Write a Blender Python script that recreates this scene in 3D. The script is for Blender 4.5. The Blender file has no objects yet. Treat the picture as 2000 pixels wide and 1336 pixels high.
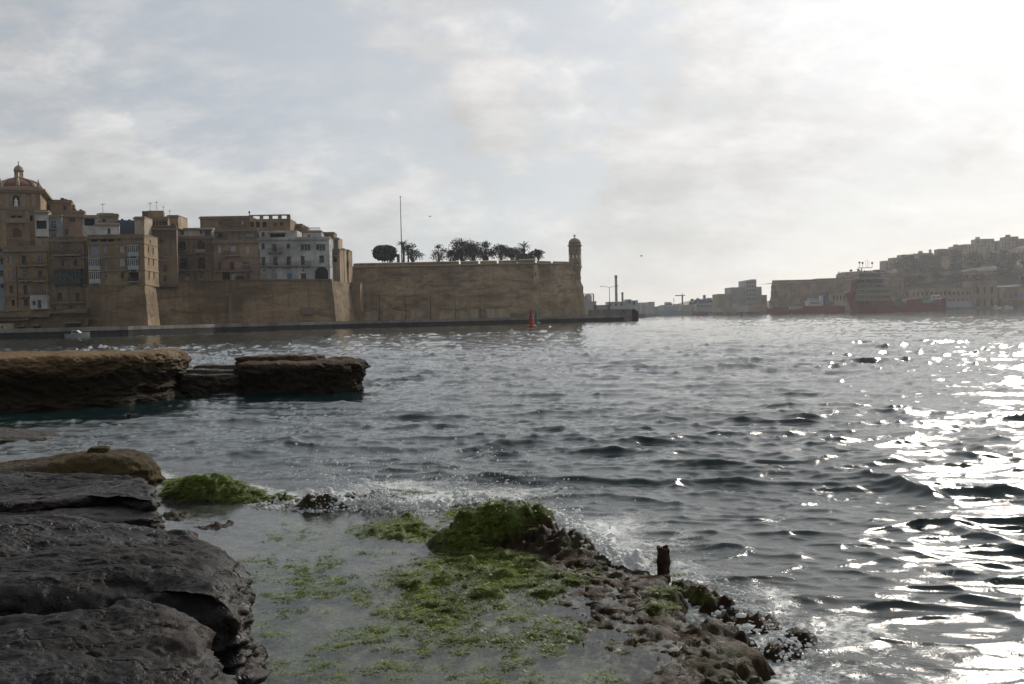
import bpy, math, random
import numpy as np
from mathutils import Matrix, Vector
R = math.radians
scene = bpy.context.scene
COL = scene.collection

# ------------------------------------------------------------------ camera
CAM_H, FPX, PW, PH = 2.2, 1944.0, 2000.0, 1336.0
PITCH, ROLL = -R(1.444), 0.022
cd = bpy.data.cameras.new('camera'); cam = bpy.data.objects.new('camera', cd); COL.objects.link(cam)
cd.lens = 35.0; cd.sensor_width = 36.0; cd.clip_start = 0.05; cd.clip_end = 9000
CM = (Matrix.Rotation(math.pi/2 + PITCH, 4, 'X') @ Matrix.Rotation(-ROLL, 4, 'Z'))
cam.matrix_world = Matrix.Translation((0, 0, CAM_H)) @ CM
scene.camera = cam

# ------------------------------------------------------------------ world, sun, exposure
SUN_AZ, SUN_EL = R(31), R(29)            # azimuth to the right of the view axis
SUN = Vector((math.sin(SUN_AZ)*math.cos(SUN_EL), math.cos(SUN_AZ)*math.cos(SUN_EL), math.sin(SUN_EL)))
world = bpy.data.worlds.new('World'); scene.world = world; world.use_nodes = True
nt = world.node_tree; nt.nodes.clear()
def N(t, typ, **kw):
    n = t.nodes.new(typ)
    for k, v in kw.items():
        if k.startswith('i_'):
            n.inputs[k[2:].replace('_', ' ')].default_value = v
        else:
            setattr(n, k, v)
    return n
def L(t, a, b): t.links.new(a, b)
def math_n(t, op, a, b=None, clamp=False):
    n = t.nodes.new('ShaderNodeMath'); n.operation = op; n.use_clamp = clamp
    for k, v in enumerate((a, b)):
        if v is None: continue
        if isinstance(v, (int, float)): n.inputs[k].default_value = v
        else: t.links.new(v, n.inputs[k])
    return n.outputs[0]
def ramp(t, fac, stops):
    n = t.nodes.new('ShaderNodeValToRGB'); e = n.color_ramp.elements
    while len(e) < len(stops): e.new(0.5)
    for k, (p, c) in enumerate(stops):
        e[k].position = p; e[k].color = (c, c, c, 1) if isinstance(c, (int, float)) else (*c, 1)
    t.links.new(fac, n.inputs[0]); return n.outputs[0]
def mixc(t, fac, a, b, blend='MIX'):
    n = t.nodes.new('ShaderNodeMix'); n.data_type = 'RGBA'; n.blend_type = blend
    for s, v in ((n.inputs[0], fac), (n.inputs[6], a), (n.inputs[7], b)):
        if isinstance(v, (int, float)): s.default_value = v
        elif isinstance(v, tuple): s.default_value = (*v, 1)
        else: t.links.new(v, s)
    return n.outputs[2]

CL_OFF = (8.8, 15.1, 4.0)
sky = N(nt, 'ShaderNodeTexSky', sky_type='NISHITA', sun_disc=False, sun_elevation=SUN_EL, sun_rotation=SUN_AZ,
        altitude=0, air_density=1.0, dust_density=1.0, ozone_density=1.0)
tc = N(nt, 'ShaderNodeTexCoord')
sep = N(nt, 'ShaderNodeSeparateXYZ'); L(nt, tc.outputs['Generated'], sep.inputs[0])
dz = math_n(nt, 'ADD', math_n(nt, 'MAXIMUM', sep.outputs[2], 0.0), 0.42)
cv = N(nt, 'ShaderNodeCombineXYZ')
L(nt, math_n(nt, 'DIVIDE', sep.outputs[0], dz), cv.inputs[0]); L(nt, math_n(nt, 'DIVIDE', sep.outputs[1], dz), cv.inputs[1])
def cloud_noise(scale, detail, rough, off, stretch=(1, 1, 1), dist=0.0):
    mp = N(nt, 'ShaderNodeMapping'); mp.inputs['Location'].default_value = off; mp.inputs['Scale'].default_value = stretch
    L(nt, cv.outputs[0], mp.inputs[0])
    n = N(nt, 'ShaderNodeTexNoise', i_Scale=scale, i_Detail=detail, i_Roughness=rough, i_Distortion=dist)
    L(nt, mp.outputs[0], n.inputs['Vector']); return n.outputs[0]
n_big = cloud_noise(2.6, 12.0, 0.60, CL_OFF, (1, 1, 1), 0.08)
n_lit = cloud_noise(2.6, 12.0, 0.60, (CL_OFF[0]+0.05, CL_OFF[1]-0.09, CL_OFF[2]), (1, 1, 1), 0.08)     # same field shifted towards the sun: lit and shaded sides
n_streak = cloud_noise(8.5, 11.0, 0.62, (1.2, 4.4, 3.0), (0.8, 1.35, 1), 0.12)
n_cover = cloud_noise(0.55, 3.0, 0.5, (5.2, 1.4, 1.0), (1, 1, 1), 0.0)
m_big = ramp(nt, n_big, [(0.47, 0.0), (0.57, 1.0)])
m_str = math_n(nt, 'MULTIPLY', ramp(nt, n_streak, [(0.43, 0.0), (0.60, 1.0)]), ramp(nt, n_cover, [(0.36, 0.25), (0.55, 1.0)]))
mask = math_n(nt, 'MAXIMUM', math_n(nt, 'MULTIPLY', m_big, 0.95), math_n(nt, 'MULTIPLY', m_str, 0.9))
n_shade = math_n(nt, 'ADD', math_n(nt, 'MULTIPLY', math_n(nt, 'SUBTRACT', n_big, n_lit), 1.6), math_n(nt, 'ADD', 0.5, math_n(nt, 'MULTIPLY', math_n(nt, 'SUBTRACT', 0.56, n_big), 0.9)))
hz_f = math_n(nt, 'POWER', math_n(nt, 'SUBTRACT', 1.0, math_n(nt, 'MAXIMUM', sep.outputs[2], 0.0)), 9.0)      # pale band low over the horizon
mask = math_n(nt, 'MULTIPLY', mask, math_n(nt, 'SUBTRACT', 1.0, math_n(nt, 'MULTIPLY', hz_f, 0.75)))
# circumsolar brightening: thin cloud scatters forward round the hidden sun
dot = N(nt, 'ShaderNodeVectorMath', operation='DOT_PRODUCT'); L(nt, tc.outputs['Generated'], dot.inputs[0]); dot.inputs[1].default_value = SUN
cosT = math_n(nt, 'MAXIMUM', dot.outputs['Value'], 0.0)
half = math_n(nt, 'MULTIPLY', math_n(nt, 'ADD', dot.outputs['Value'], 1.0), 0.5)
g1 = math_n(nt, 'POWER', half, 2.4); g2 = math_n(nt, 'POWER', cosT, 12.0)
glow = math_n(nt, 'ADD', math_n(nt, 'MULTIPLY', g1, 3.6), math_n(nt, 'ADD', math_n(nt, 'MULTIPLY', g2, 1.1), math_n(nt, 'MULTIPLY', math_n(nt, 'POWER', cosT, 60.0), 11.0)))
cl_b = math_n(nt, 'ADD', math_n(nt, 'MULTIPLY', ramp(nt, n_shade, [(0.34, 0.58), (0.64, 1.50)]), 2.0), glow)
cl_c = N(nt, 'ShaderNodeCombineColor'); 
def tinted(node, base, cb, cg):      # base light in one tint plus sun glow in a slightly warmer one
    for k in range(3): L(nt, math_n(nt, 'ADD', math_n(nt, 'MULTIPLY', base, cb[k]), math_n(nt, 'MULTIPLY', glow, cg[k])), node.inputs[k])
cl_n = math_n(nt, 'MULTIPLY', math_n(nt, 'SUBTRACT', cl_b, glow), ramp(nt, n_streak, [(0.36, 0.80), (0.64, 1.28)]))
tinted(cl_c, cl_n, (1.0, 0.995, 1.0), (1.02, 0.99, 0.95))
vl = N(nt, 'ShaderNodeCombineColor'); vb = math_n(nt, 'ADD', 1.30, math_n(nt, 'MULTIPLY', hz_f, 0.75))
tinted(vl, vb, (0.80, 0.98, 1.20), (1.0, 0.975, 0.94))
clear = mixc(nt, 0.86, sky.outputs[0], vl.outputs[0])
final = mixc(nt, mask, clear, cl_c.outputs[0])
bg = N(nt, 'ShaderNodeBackground'); bg.inputs[1].default_value = 0.10
L(nt, final, bg.inputs[0])
wo = N(nt, 'ShaderNodeOutputWorld'); L(nt, bg.outputs[0], wo.inputs[0])

sl = bpy.data.lights.new('sun', 'SUN'); sl.energy = 2.1; sl.angle = R(9); sl.color = (1.0, 0.93, 0.82)
so = bpy.data.objects.new('sun', sl); COL.objects.link(so)
so.rotation_euler = (-SUN).to_track_quat('-Z', 'Y').to_euler(); so.location = SUN*500

vs = scene.view_settings; vs.view_transform = 'Standard'; vs.look = 'None'; vs.gamma = 1.0; vs.use_curve_mapping = False
vs.exposure = 0.45
cy = scene.cycles
cy.use_denoising = True; cy.max_bounces = 6; cy.diffuse_bounces = 2; cy.glossy_bounces = 3; cy.transparent_max_bounces = 8
cy.volume_bounces = 0; cy.sample_clamp_indirect = 4.0; cy.sample_clamp_direct = 12.0; cy.caustics_reflective = False; cy.caustics_refractive = False

# ------------------------------------------------------------------ helpers: projection, noise, meshes
CR = np.array(CM.to_3x3()); CAMP = np.array([0, 0, CAM_H])
def ray(px, py): return CR @ np.array([(px-PW/2)/FPX, -(py-PH/2)/FPX, -1.0])
def W(px, py, Y):
    d = ray(px, py); return CAMP + d*(Y/d[1])
def G(px, py, z):
    d = ray(px, py); return CAMP + d*((z-CAM_H)/d[2])
def G2(pts, z): return [tuple(G(a, b, z)[:2]) for a, b in pts]
def zz(px, py, Y): return float(W(px, py, Y)[2])
def xx(px, Y, py=600): return float(W(px, py, Y)[0])

def _h(ix, iy, iz, seed):
    n = (ix.astype(np.int64)*374761393 + iy.astype(np.int64)*668265263 + iz.astype(np.int64)*2147483647 + seed*1274126177) & 0xffffffff
    n = ((n ^ (n >> 13))*1274126177) & 0xffffffff
    n = (n ^ (n >> 16)) & 0xffffff
    return n.astype(np.float64)/0xffffff*2-1
def vnoise(x, y, z, seed=0):
    ix, iy, iz = np.floor(x), np.floor(y), np.floor(z)
    fx, fy, fz = x-ix, y-iy, z-iz
    fx = fx*fx*fx*(fx*(fx*6-15)+10); fy = fy*fy*fy*(fy*(fy*6-15)+10); fz = fz*fz*fz*(fz*(fz*6-15)+10)
    ix, iy, iz = ix.astype(np.int64), iy.astype(np.int64), iz.astype(np.int64)
    r = 0
    for a in (0, 1):
        for b in (0, 1):
            for c in (0, 1):
                w = (fx if a else 1-fx)*(fy if b else 1-fy)*(fz if c else 1-fz)
                r = r + w*_h(ix+a, iy+b, iz+c, seed)
    return r
def fbm(x, y, z, oct=4, gain=0.5, lac=2.03, seed=0):
    x, y, z = np.broadcast_arrays(np.asarray(x, float), np.asarray(y, float), np.asarray(z, float))
    s, a, f = 0, 1.0, 1.0
    for k in range(oct):
        s = s + a*vnoise(x*f+k*17.3, y*f+k*9.1, z*f+k*5.7, seed+k); a *= gain; f *= lac
    return s
def sstep(a, b, x):
    t = np.clip((x-a)/(b-a), 0, 1); return t*t*(3-2*t)
def sdf_poly(x, y, poly):
    """signed distance to a closed polygon, positive inside"""
    P = np.array(poly); d = np.full(x.shape, 1e9); ins = np.zeros(x.shape, bool)
    for i in range(len(P)):
        a, b = P[i], P[(i+1) % len(P)]; e = b-a
        t = np.clip(((x-a[0])*e[0]+(y-a[1])*e[1])/(e@e+1e-12), 0, 1)
        d = np.minimum(d, np.hypot(x-a[0]-t*e[0], y-a[1]-t*e[1]))
        c = (a[1] > y) != (b[1] > y)
        with np.errstate(divide='ignore', invalid='ignore'):
            ins ^= c & (x < (b[0]-a[0])*(y-a[1])/(b[1]-a[1]+1e-12)+a[0])
    return np.where(ins, d, -d)
def dist_line(x, y, pts):
    P = np.array(pts); d = np.full(x.shape, 1e9)
    for i in range(len(P)-1):
        a, b = P[i], P[i+1]; e = b-a
        t = np.clip(((x-a[0])*e[0]+(y-a[1])*e[1])/(e@e+1e-12), 0, 1)
        d = np.minimum(d, np.hypot(x-a[0]-t*e[0], y-a[1]-t*e[1]))
    return d

def link(o, parent=None):
    COL.objects.link(o)
    if parent is not None: o.parent = parent
    return o
def np_mesh(name, V, F, mat, parent=None, smooth=True, attrs=None, origin=(0, 0, 0)):
    """V (n,3), F (m,4) or (m,3) arrays -> object"""
    V = np.asarray(V, float) - np.array(origin); F = np.asarray(F); k = F.shape[1]
    me = bpy.data.meshes.new(name); me.vertices.add(len(V)); me.vertices.foreach_set('co', V.ravel())
    me.loops.add(F.size); me.loops.foreach_set('vertex_index', F.ravel().astype(np.int32))
    me.polygons.add(len(F)); me.polygons.foreach_set('loop_start', np.arange(0, F.size, k, dtype=np.int32))
    me.polygons.foreach_set('loop_total', np.full(len(F), k, dtype=np.int32))
    me.polygons.foreach_set('use_smooth', np.full(len(F), smooth))
    for an, av in (attrs or {}).items():
        if av.ndim == 1:
            at = me.attributes.new(an, 'FLOAT', 'POINT'); at.data.foreach_set('value', av.astype(np.float32))
        else:
            at = me.attributes.new(an, 'FLOAT_COLOR', 'POINT')
            at.data.foreach_set('color', np.hstack([av, np.ones((len(av), 1))]).astype(np.float32).ravel())
    me.update(); me.validate()
    me.materials.append(mat)
    o = bpy.data.objects.new(name, me); o.location = origin if parent is None else (0, 0, 0)
    return link(o, parent)
def grid_faces(nr, nc, wrap=False):
    r, c = np.meshgrid(np.arange(nr-1), np.arange(nc if wrap else nc-1), indexing='ij')
    c2 = (c+1) % nc
    return np.stack([r*nc+c, r*nc+c2, (r+1)*nc+c2, (r+1)*nc+c], -1).reshape(-1, 4)

class MB:
    """collects faces in world space; build() makes ONE mesh object whose origin is the parent's"""
    def __init__(s): s.v = []; s.f = []
    def face(s, *pts):
        n = len(s.v); s.v += [tuple(map(float, p)) for p in pts]; s.f.append(tuple(range(n, n+len(pts)))); return s
    def hexa(s, b, t):
        n = len(s.v); s.v += [tuple(map(float, p)) for p in list(b)+list(t)]
        k = len(b)
        s.f.append(tuple(n+i for i in reversed(range(k)))); s.f.append(tuple(n+k+i for i in range(k)))
        for i in range(k):
            j = (i+1) % k; s.f.append((n+i, n+j, n+k+j, n+k+i))
        return s
    def box(s, x0, x1, y0, y1, z0, z1):
        return s.hexa([(x0, y0, z0), (x1, y0, z0), (x1, y1, z0), (x0, y1, z0)], [(x0, y0, z1), (x1, y0, z1), (x1, y1, z1), (x0, y1, z1)])
    def tube(s, pts, rad, n=6, caps=True):
        pts = [Vector(p) for p in pts]; rad = rad if isinstance(rad, (list, tuple)) else [rad]*len(pts)
        b0 = len(s.v)
        for i, p in enumerate(pts):
            d = (pts[min(i+1, len(pts)-1)]-pts[max(i-1, 0)]).normalized()
            a = Vector((1, 0, 0)) if abs(d.x) < 0.9 else Vector((0, 1, 0))
            u = d.cross(a).normalized(); w = d.cross(u)
            for k in range(n):
                q = p + (u*math.cos(2*math.pi*k/n)+w*math.sin(2*math.pi*k/n))*rad[i]; s.v.append(tuple(q))
        for i in range(len(pts)-1):
            for k in range(n):
                a = b0+i*n; b = b0+(i+1)*n; s.f.append((a+k, a+(k+1) % n, b+(k+1) % n, b+k))
        if caps:
            s.f.append(tuple(b0+k for k in reversed(range(n)))); e = b0+(len(pts)-1)*n; s.f.append(tuple(e+k for k in range(n)))
        return s
    def lathe(s, c, prof, n=16, rot=0.0, caps=True):
        b0 = len(s.v)
        for r, z in prof:
            for k in range(n):
                a = rot+2*math.pi*k/n; s.v.append((c[0]+r*math.cos(a), c[1]+r*math.sin(a), c[2]+z))
        for i in range(len(prof)-1):
            for k in range(n):
                a = b0+i*n; b = a+n; s.f.append((a+k, a+(k+1) % n, b+(k+1) % n, b+k))
        if caps:
            s.f.append(tuple(b0+k for k in reversed(range(n)))); e = b0+(len(prof)-1)*n; s.f.append(tuple(e+k for k in range(n)))
        return s
    def build(s, name, mat, parent=None, origin=None, smooth=False):
        org = origin if origin is not None else ROOTLOC.get(parent.name, (0, 0, 0)) if parent is not None else (0, 0, 0)
        me = bpy.data.meshes.new(name)
        me.from_pydata([(a-org[0], b-org[1], c-org[2]) for a, b, c in s.v], [], s.f)
        if smooth: me.polygons.foreach_set('use_smooth', [True]*len(me.polygons))
        me.materials.append(mat); me.update()
        o = bpy.data.objects.new(name, me)
        if parent is None: o.location = org
        link(o, parent)
        if parent is not None: ROOTLOC[o.name] = org
        else: ROOTLOC[o.name] = org
        return o
ROOTLOC = {}
def thing(name, label, cat, loc, group=None):
    o = bpy.data.objects.new(name, None); o.location = loc; o.empty_display_size = 0.5; COL.objects.link(o)
    ROOTLOC[o.name] = tuple(map(float, loc)); tag(o, label, cat, group); return o
def tag(o, label=None, cat=None, group=None, kind=None):
    if label: o['label'] = label
    if cat: o['category'] = cat
    if group: o['group'] = group
    if kind: o['kind'] = kind
    return o

# ------------------------------------------------------------------ materials
def new_mat(name):
    m = bpy.data.materials.new(name); m.use_nodes = True; t = m.node_tree
    return m, t, t.nodes['Principled BSDF']
def pos_node(t): return t.nodes.new('ShaderNodeNewGeometry').outputs['Position']
def noise(t, vec, scale, detail=4.0, rough=0.55, dist=0.0):
    n = N(t, 'ShaderNodeTexNoise', i_Scale=scale, i_Detail=detail, i_Roughness=rough, i_Distortion=dist)
    L(t, vec, n.inputs['Vector']); return n.outputs[0]
def bump(t, h, strength, dist, normal=None):
    b = N(t, 'ShaderNodeBump', i_Strength=strength, i_Distance=dist); L(t, h, b.inputs['Height'])
    if normal is not None: L(t, normal, b.inputs['Normal'])
    return b.outputs[0]
def plain(name, c, rough=0.6, metal=0.0, var=0.25, scale=1.5):
    m, t, b = new_mat(name); p = pos_node(t)
    f = noise(t, p, scale, 5, 0.65)
    col = mixc(t, ramp(t, f, [(0.3, 0.0), (0.7, 1.0)]), tuple(x*(1-var) for x in c), tuple(min(1, x*(1+var)) for x in c))
    L(t, col, b.inputs['Base Color']); b.inputs['Roughness'].default_value = rough; b.inputs['Metallic'].default_value = metal
    return m
def stone(name, c, c2, block=(1.1, 0.45), stain=0.5, course=0.35, vscale=0.12, erode=0.0):
    """weathered masonry: block courses, blotches and vertical run-off streaks"""
    m, t, b = new_mat(name); p = pos_node(t)
    s = N(t, 'ShaderNodeSeparateXYZ'); L(t, p, s.inputs[0])
    cb = N(t, 'ShaderNodeCombineXYZ'); L(t, math_n(t, 'ADD', s.outputs[0], s.outputs[1]), cb.inputs[0]); L(t, s.outputs[2], cb.inputs[1])
    br = N(t, 'ShaderNodeTexBrick'); br.offset = 0.5
    br.inputs['Color1'].default_value = (0.72, 0.72, 0.72, 1); br.inputs['Color2'].default_value = (1, 1, 1, 1); br.inputs['Mortar'].default_value = (0.5, 0.5, 0.5, 1)
    br.inputs['Scale'].default_value = 1.0; br.inputs['Mortar Size'].default_value = 0.02; br.inputs['Brick Width'].default_value = block[0]; br.inputs['Row Height'].default_value = block[1]
    L(t, cb.outputs[0], br.inputs['Vector'])
    n1 = noise(t, p, vscale, 7, 0.62, 0.6)
    base = mixc(t, ramp(t, n1, [(0.38, 0.0), (0.60, 1.0)]), tuple(x*0.75 for x in c), tuple(x*1.12 for x in c2))
    base = mixc(t, course, base, br.outputs['Color'], 'MULTIPLY')
    mp = N(t, 'ShaderNodeMapping'); mp.inputs['Scale'].default_value = (0.9, 0.9, 0.09); L(t, p, mp.inputs[0])
    st = noise(t, mp.outputs[0], 1.0, 6, 0.65)
    base = mixc(t, math_n(t, 'MULTIPLY', ramp(t, st, [(0.48, 0.0), (0.72, 1.0)]), stain), base, tuple(x*0.35 for x in c))
    n3 = noise(t, p, 1.6, 6, 0.7)
    base = mixc(t, math_n(t, 'MULTIPLY', ramp(t, n3, [(0.50, 0.0), (0.70, 1.0)]), 0.6), base, tuple(x*0.42 for x in c2))
    if erode:   # weathered hollows in irregular horizontal bands
        me_ = N(t, 'ShaderNodeMapping'); me_.inputs['Scale'].default_value = (0.07, 0.07, 0.30); L(t, p, me_.inputs[0])
        en = noise(t, me_.outputs[0], 1.0, 9, 0.68, 1.0)
        base = mixc(t, math_n(t, 'MULTIPLY', ramp(t, en, [(0.54, 0.0), (0.60, 1.0)]), erode), base, tuple(x*0.45 for x in c))
        base = mixc(t, math_n(t, 'MULTIPLY', ramp(t, en, [(0.30, 1.0), (0.42, 0.0)]), erode*0.8), base, tuple(min(1, x*1.3) for x in c2))
    L(t, base, b.inputs['Base Color']); b.inputs['Roughness'].default_value = 0.9
    b.inputs['Specular IOR Level'].default_value = 0.25
    h = math_n(t, 'ADD', math_n(t, 'MULTIPLY', br.outputs['Fac'], -0.5), n3)
    L(t, bump(t, h, 0.6, 0.12), b.inputs['Normal'])
    return m
def rock_mat(name, dark, light, warm, wet=0.45, green=None, zdark=None, scale=1.0):
    m, t, b = new_mat(name); p = pos_node(t)
    mp = N(t, 'ShaderNodeMapping'); mp.inputs['Scale'].default_value = (1, 1, 3.0); L(t, p, mp.inputs[0])
    n1 = noise(t, p, 1.3*scale, 8, 0.62, 0.4); n2 = noise(t, mp.outputs[0], 4.0*scale, 8, 0.7, 0.6); n3 = noise(t, p, 30*scale, 5, 0.7)
    col = mixc(t, ramp(t, n2, [(0.34, 0.0), (0.66, 1.0)]), dark, light)
    col = mixc(t, math_n(t, 'MULTIPLY', ramp(t, n1, [(0.47, 0.0), (0.66, 1.0)]), 0.75), col, warm)
    col = mixc(t, math_n(t, 'MULTIPLY', ramp(t, n3, [(0.50, 0.0), (0.68, 1.0)]), 0.55), col, tuple(x*0.35 for x in dark))
    s = N(t, 'ShaderNodeSeparateXYZ'); L(t, p, s.inputs[0])
    if zdark:   # tidal stain: algae-blackened band near the water
        zf = math_n(t, 'ADD', s.outputs[2], math_n(t, 'MULTIPLY', math_n(t, 'SUBTRACT', n1, 0.5), zdark[2]))
        k = math_n(t, 'DIVIDE', math_n(t, 'SUBTRACT', zdark[1], zf), zdark[1]-zdark[0], True)
        col = mixc(t, math_n(t, 'MULTIPLY', k, 0.9), col, zdark[3])
    if green:
        k = math_n(t, 'MULTIPLY', ramp(t, noise(t, p, 2.2, 6, 0.6), [(0.5, 0.0), (0.62, 1.0)]), green[1])
        col = mixc(t, k, col, green[0])
    L(t, col, b.inputs['Base Color'])
    wp = noise(t, p, 0.9*scale, 4, 0.55)
    L(t, math_n(t, 'ADD', ramp(t, n2, [(0.3, max(0.10, wet-0.15)), (0.7, min(0.8, wet+0.15))]), ramp(t, wp, [(0.42, 0.0), (0.6, 0.28)]), True), b.inputs['Roughness'])
    b.inputs['Specular IOR Level'].default_value = 0.14
    vo = N(t, 'ShaderNodeTexVoronoi', feature='DISTANCE_TO_EDGE'); vo.inputs['Scale'].default_value = 1.1*scale
    vm = N(t, 'ShaderNodeVectorMath', operation='ADD'); L(t, p, vm.inputs[0]); wv_ = N(t, 'ShaderNodeTexNoise', i_Scale=2.5*scale, i_Detail=5.0); L(t, p, wv_.inputs['Vector']); L(t, wv_.outputs['Color'], vm.inputs[1]); L(t, vm.outputs[0], vo.inputs['Vector'])
    crack = ramp(t, vo.outputs['Distance'], [(0.0, 0.0), (0.025, 1.0)])
    pits = ramp(t, noise(t, p, 11*scale, 5, 0.65), [(0.30, 0.0), (0.44, 1.0)])
    h = math_n(t, 'ADD', math_n(t, 'MULTIPLY', n2, 1.0), math_n(t, 'MULTIPLY', n3, 0.45))
    h = math_n(t, 'ADD', h, math_n(t, 'ADD', math_n(t, 'MULTIPLY', crack, 0.5), math_n(t, 'MULTIPLY', pits, 0.7)))
    L(t, bump(t, h, 0.6, 0.035/scale), b.inputs['Normal'])
    return m
M = {}
M['rock_grey'] = rock_mat('rock_grey', (0.0032, 0.0030, 0.0034), (0.0095, 0.0088, 0.0097), (0.024, 0.0155, 0.0098), 0.34)
M['rock_brown'] = rock_mat('rock_brown', (0.030, 0.021, 0.011), (0.085, 0.060, 0.028), (0.056, 0.043, 0.015), 0.6)
M['rock_ochre'] = rock_mat('rock_ochre', (0.09, 0.060, 0.032), (0.23, 0.155, 0.085), (0.15, 0.095, 0.047), 0.75, None, (0.80, 1.38, 0.7, (0.013, 0.011, 0.007)), 0.6)
M['rock_wet'] = rock_mat('rock_wet', (0.025, 0.02, 0.016), (0.07, 0.055, 0.04), (0.05, 0.038, 0.022), 0.22)

# shelf with per-vertex surface kinds
def shelf_mat():
    m, t, b = new_mat('shelf_rock'); p = pos_node(t)
    a = N(t, 'ShaderNodeAttribute', attribute_name='tint')
    n2 = noise(t, p, 22, 6, 0.7, 0.4); n1 = noise(t, p, 5, 6, 0.65)
    col = mixc(t, 1.0, a.outputs['Color'], mixc(t, ramp(t, n2, [(0.33, 0.0), (0.68, 1.0)]), (0.35, 0.33, 0.32), (1.5, 1.45, 1.4)), 'MULTIPLY')
    L(t, col, b.inputs['Base Color']); L(t, ramp(t, n1, [(0.35, 0.38), (0.65, 0.8)]), b.inputs['Roughness']); b.inputs['Specular IOR Level'].default_value = 0.16
    n3 = noise(t, p, 70, 4, 0.7)
    L(t, bump(t, math_n(t, 'ADD', math_n(t, 'ADD', n2, n1), math_n(t, 'MULTIPLY', n3, 0.5)), 0.9, 0.03), b.inputs['Normal'])
    return m
M['shelf'] = shelf_mat()
def algae_mat():
    m, t, b = new_mat('algae'); a = N(t, 'ShaderNodeAttribute', attribute_name='tint')
    L(t, a.outputs['Color'], b.inputs['Base Color']); b.inputs['Roughness'].default_value = 0.45
    tr = N(t, 'ShaderNodeBsdfTranslucent'); L(t, a.outputs['Color'], tr.inputs[0])
    mx = N(t, 'ShaderNodeMixShader'); mx.inputs[0].default_value = 0.4
    L(t, b.outputs[0], mx.inputs[1]); L(t, tr.outputs[0], mx.inputs[2]); L(t, mx.outputs[0], t.nodes['Material Output'].inputs[0])
    return m
M['algae'] = algae_mat()
def sea_mat():
    m, t, b = new_mat('sea_water'); p = pos_node(t)
    f = N(t, 'ShaderNodeAttribute', attribute_name='foam')
    n1 = noise(t, p, 4.5, 8, 0.62, 2.2); n2 = noise(t, p, 30, 5, 0.65)
    s = math_n(t, 'ADD', math_n(t, 'MULTIPLY', n1, 0.6), math_n(t, 'MULTIPLY', n2, 0.4))
    th = math_n(t, 'SUBTRACT', 1.0, math_n(t, 'MULTIPLY', f.outputs['Fac'], 0.50))
    fm = math_n(t, 'MULTIPLY', math_n(t, 'SUBTRACT', math_n(t, 'ADD', s, 0.30), th), 4.5, True)
    sh = N(t, 'ShaderNodeAttribute', attribute_name='shallow')
    deep = mixc(t, sh.outputs['Fac'], (0.006, 0.018, 0.0195), (0.026, 0.031, 0.026))
    L(t, mixc(t, fm, deep, (0.50, 0.52, 0.52)), b.inputs['Base Color'])
    L(t, math_n(t, 'ADD', 0.06, math_n(t, 'MULTIPLY', fm, 0.5)), b.inputs['Roughness'])
    b.inputs['IOR'].default_value = 1.333
    mp = N(t, 'ShaderNodeMapping'); mp.inputs['Scale'].default_value = (1.0, 1.5, 1.0); L(t, p, mp.inputs[0])
    w1 = noise(t, mp.outputs[0], 3.2, 8, 0.66, 0.5); w2 = noise(t, mp.outputs[0], 16.0, 4, 0.6, 0.3)
    h = math_n(t, 'ADD', math_n(t, 'MULTIPLY', w1, 1.0), math_n(t, 'MULTIPLY', w2, 0.22))
    h = math_n(t, 'ADD', h, math_n(t, 'MULTIPLY', fm, math_n(t, 'MULTIPLY', n2, 0.25)))
    L(t, bump(t, h, 0.15, 0.09), b.inputs['Normal'])
    return m
M['sea'] = sea_mat()
def film_mat():
    m, t, b = new_mat('pool_water'); t.nodes.remove(b); p = pos_node(t)
    n1 = noise(t, p, 7.0, 4, 0.55, 0.5)
    nrm = bump(t, n1, 0.10, 0.05)
    gl = N(t, 'ShaderNodeBsdfGlossy'); gl.inputs['Roughness'].default_value = 0.03; L(t, nrm, gl.inputs['Normal'])
    tr = N(t, 'ShaderNodeBsdfTransparent'); tr.inputs[0].default_value = (0.88, 0.92, 0.89, 1)
    fr = N(t, 'ShaderNodeFresnel'); L(t, nrm, fr.inputs['Normal'])
    bf = t.nodes.new('ShaderNodeNewGeometry').outputs['Backfacing']      # a thin film: the same air-to-water index from either side
    L(t, math_n(t, 'ADD', 1.333, math_n(t, 'MULTIPLY', bf, 1/1.333-1.333)), fr.inputs[0])
    mx = N(t, 'ShaderNodeMixShader'); L(t, fr.outputs[0], mx.inputs[0]); L(t, tr.outputs[0], mx.inputs[1]); L(t, gl.outputs[0], mx.inputs[2])
    L(t, mx.outputs[0], t.nodes['Material Output'].inputs[0]); return m
M['film'] = film_mat()
def drop_mat():
    m, t, b = new_mat('spray'); b.inputs['Base Color'].default_value = (0.75, 0.77, 0.78, 1); b.inputs['Roughness'].default_value = 0.12
    b.inputs['Transmission Weight'].default_value = 0.0; b.inputs['Subsurface Weight'].default_value = 0.0
    tr = N(t, 'ShaderNodeBsdfTranslucent'); tr.inputs[0].default_value = (0.85, 0.87, 0.88, 1)
    mx = N(t, 'ShaderNodeMixShader'); mx.inputs[0].default_value = 0.5
    L(t, b.outputs[0], mx.inputs[1]); L(t, tr.outputs[0], mx.inputs[2]); L(t, mx.outputs[0], t.nodes['Material Output'].inputs[0])
    return m
M['spray'] = drop_mat()
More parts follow.
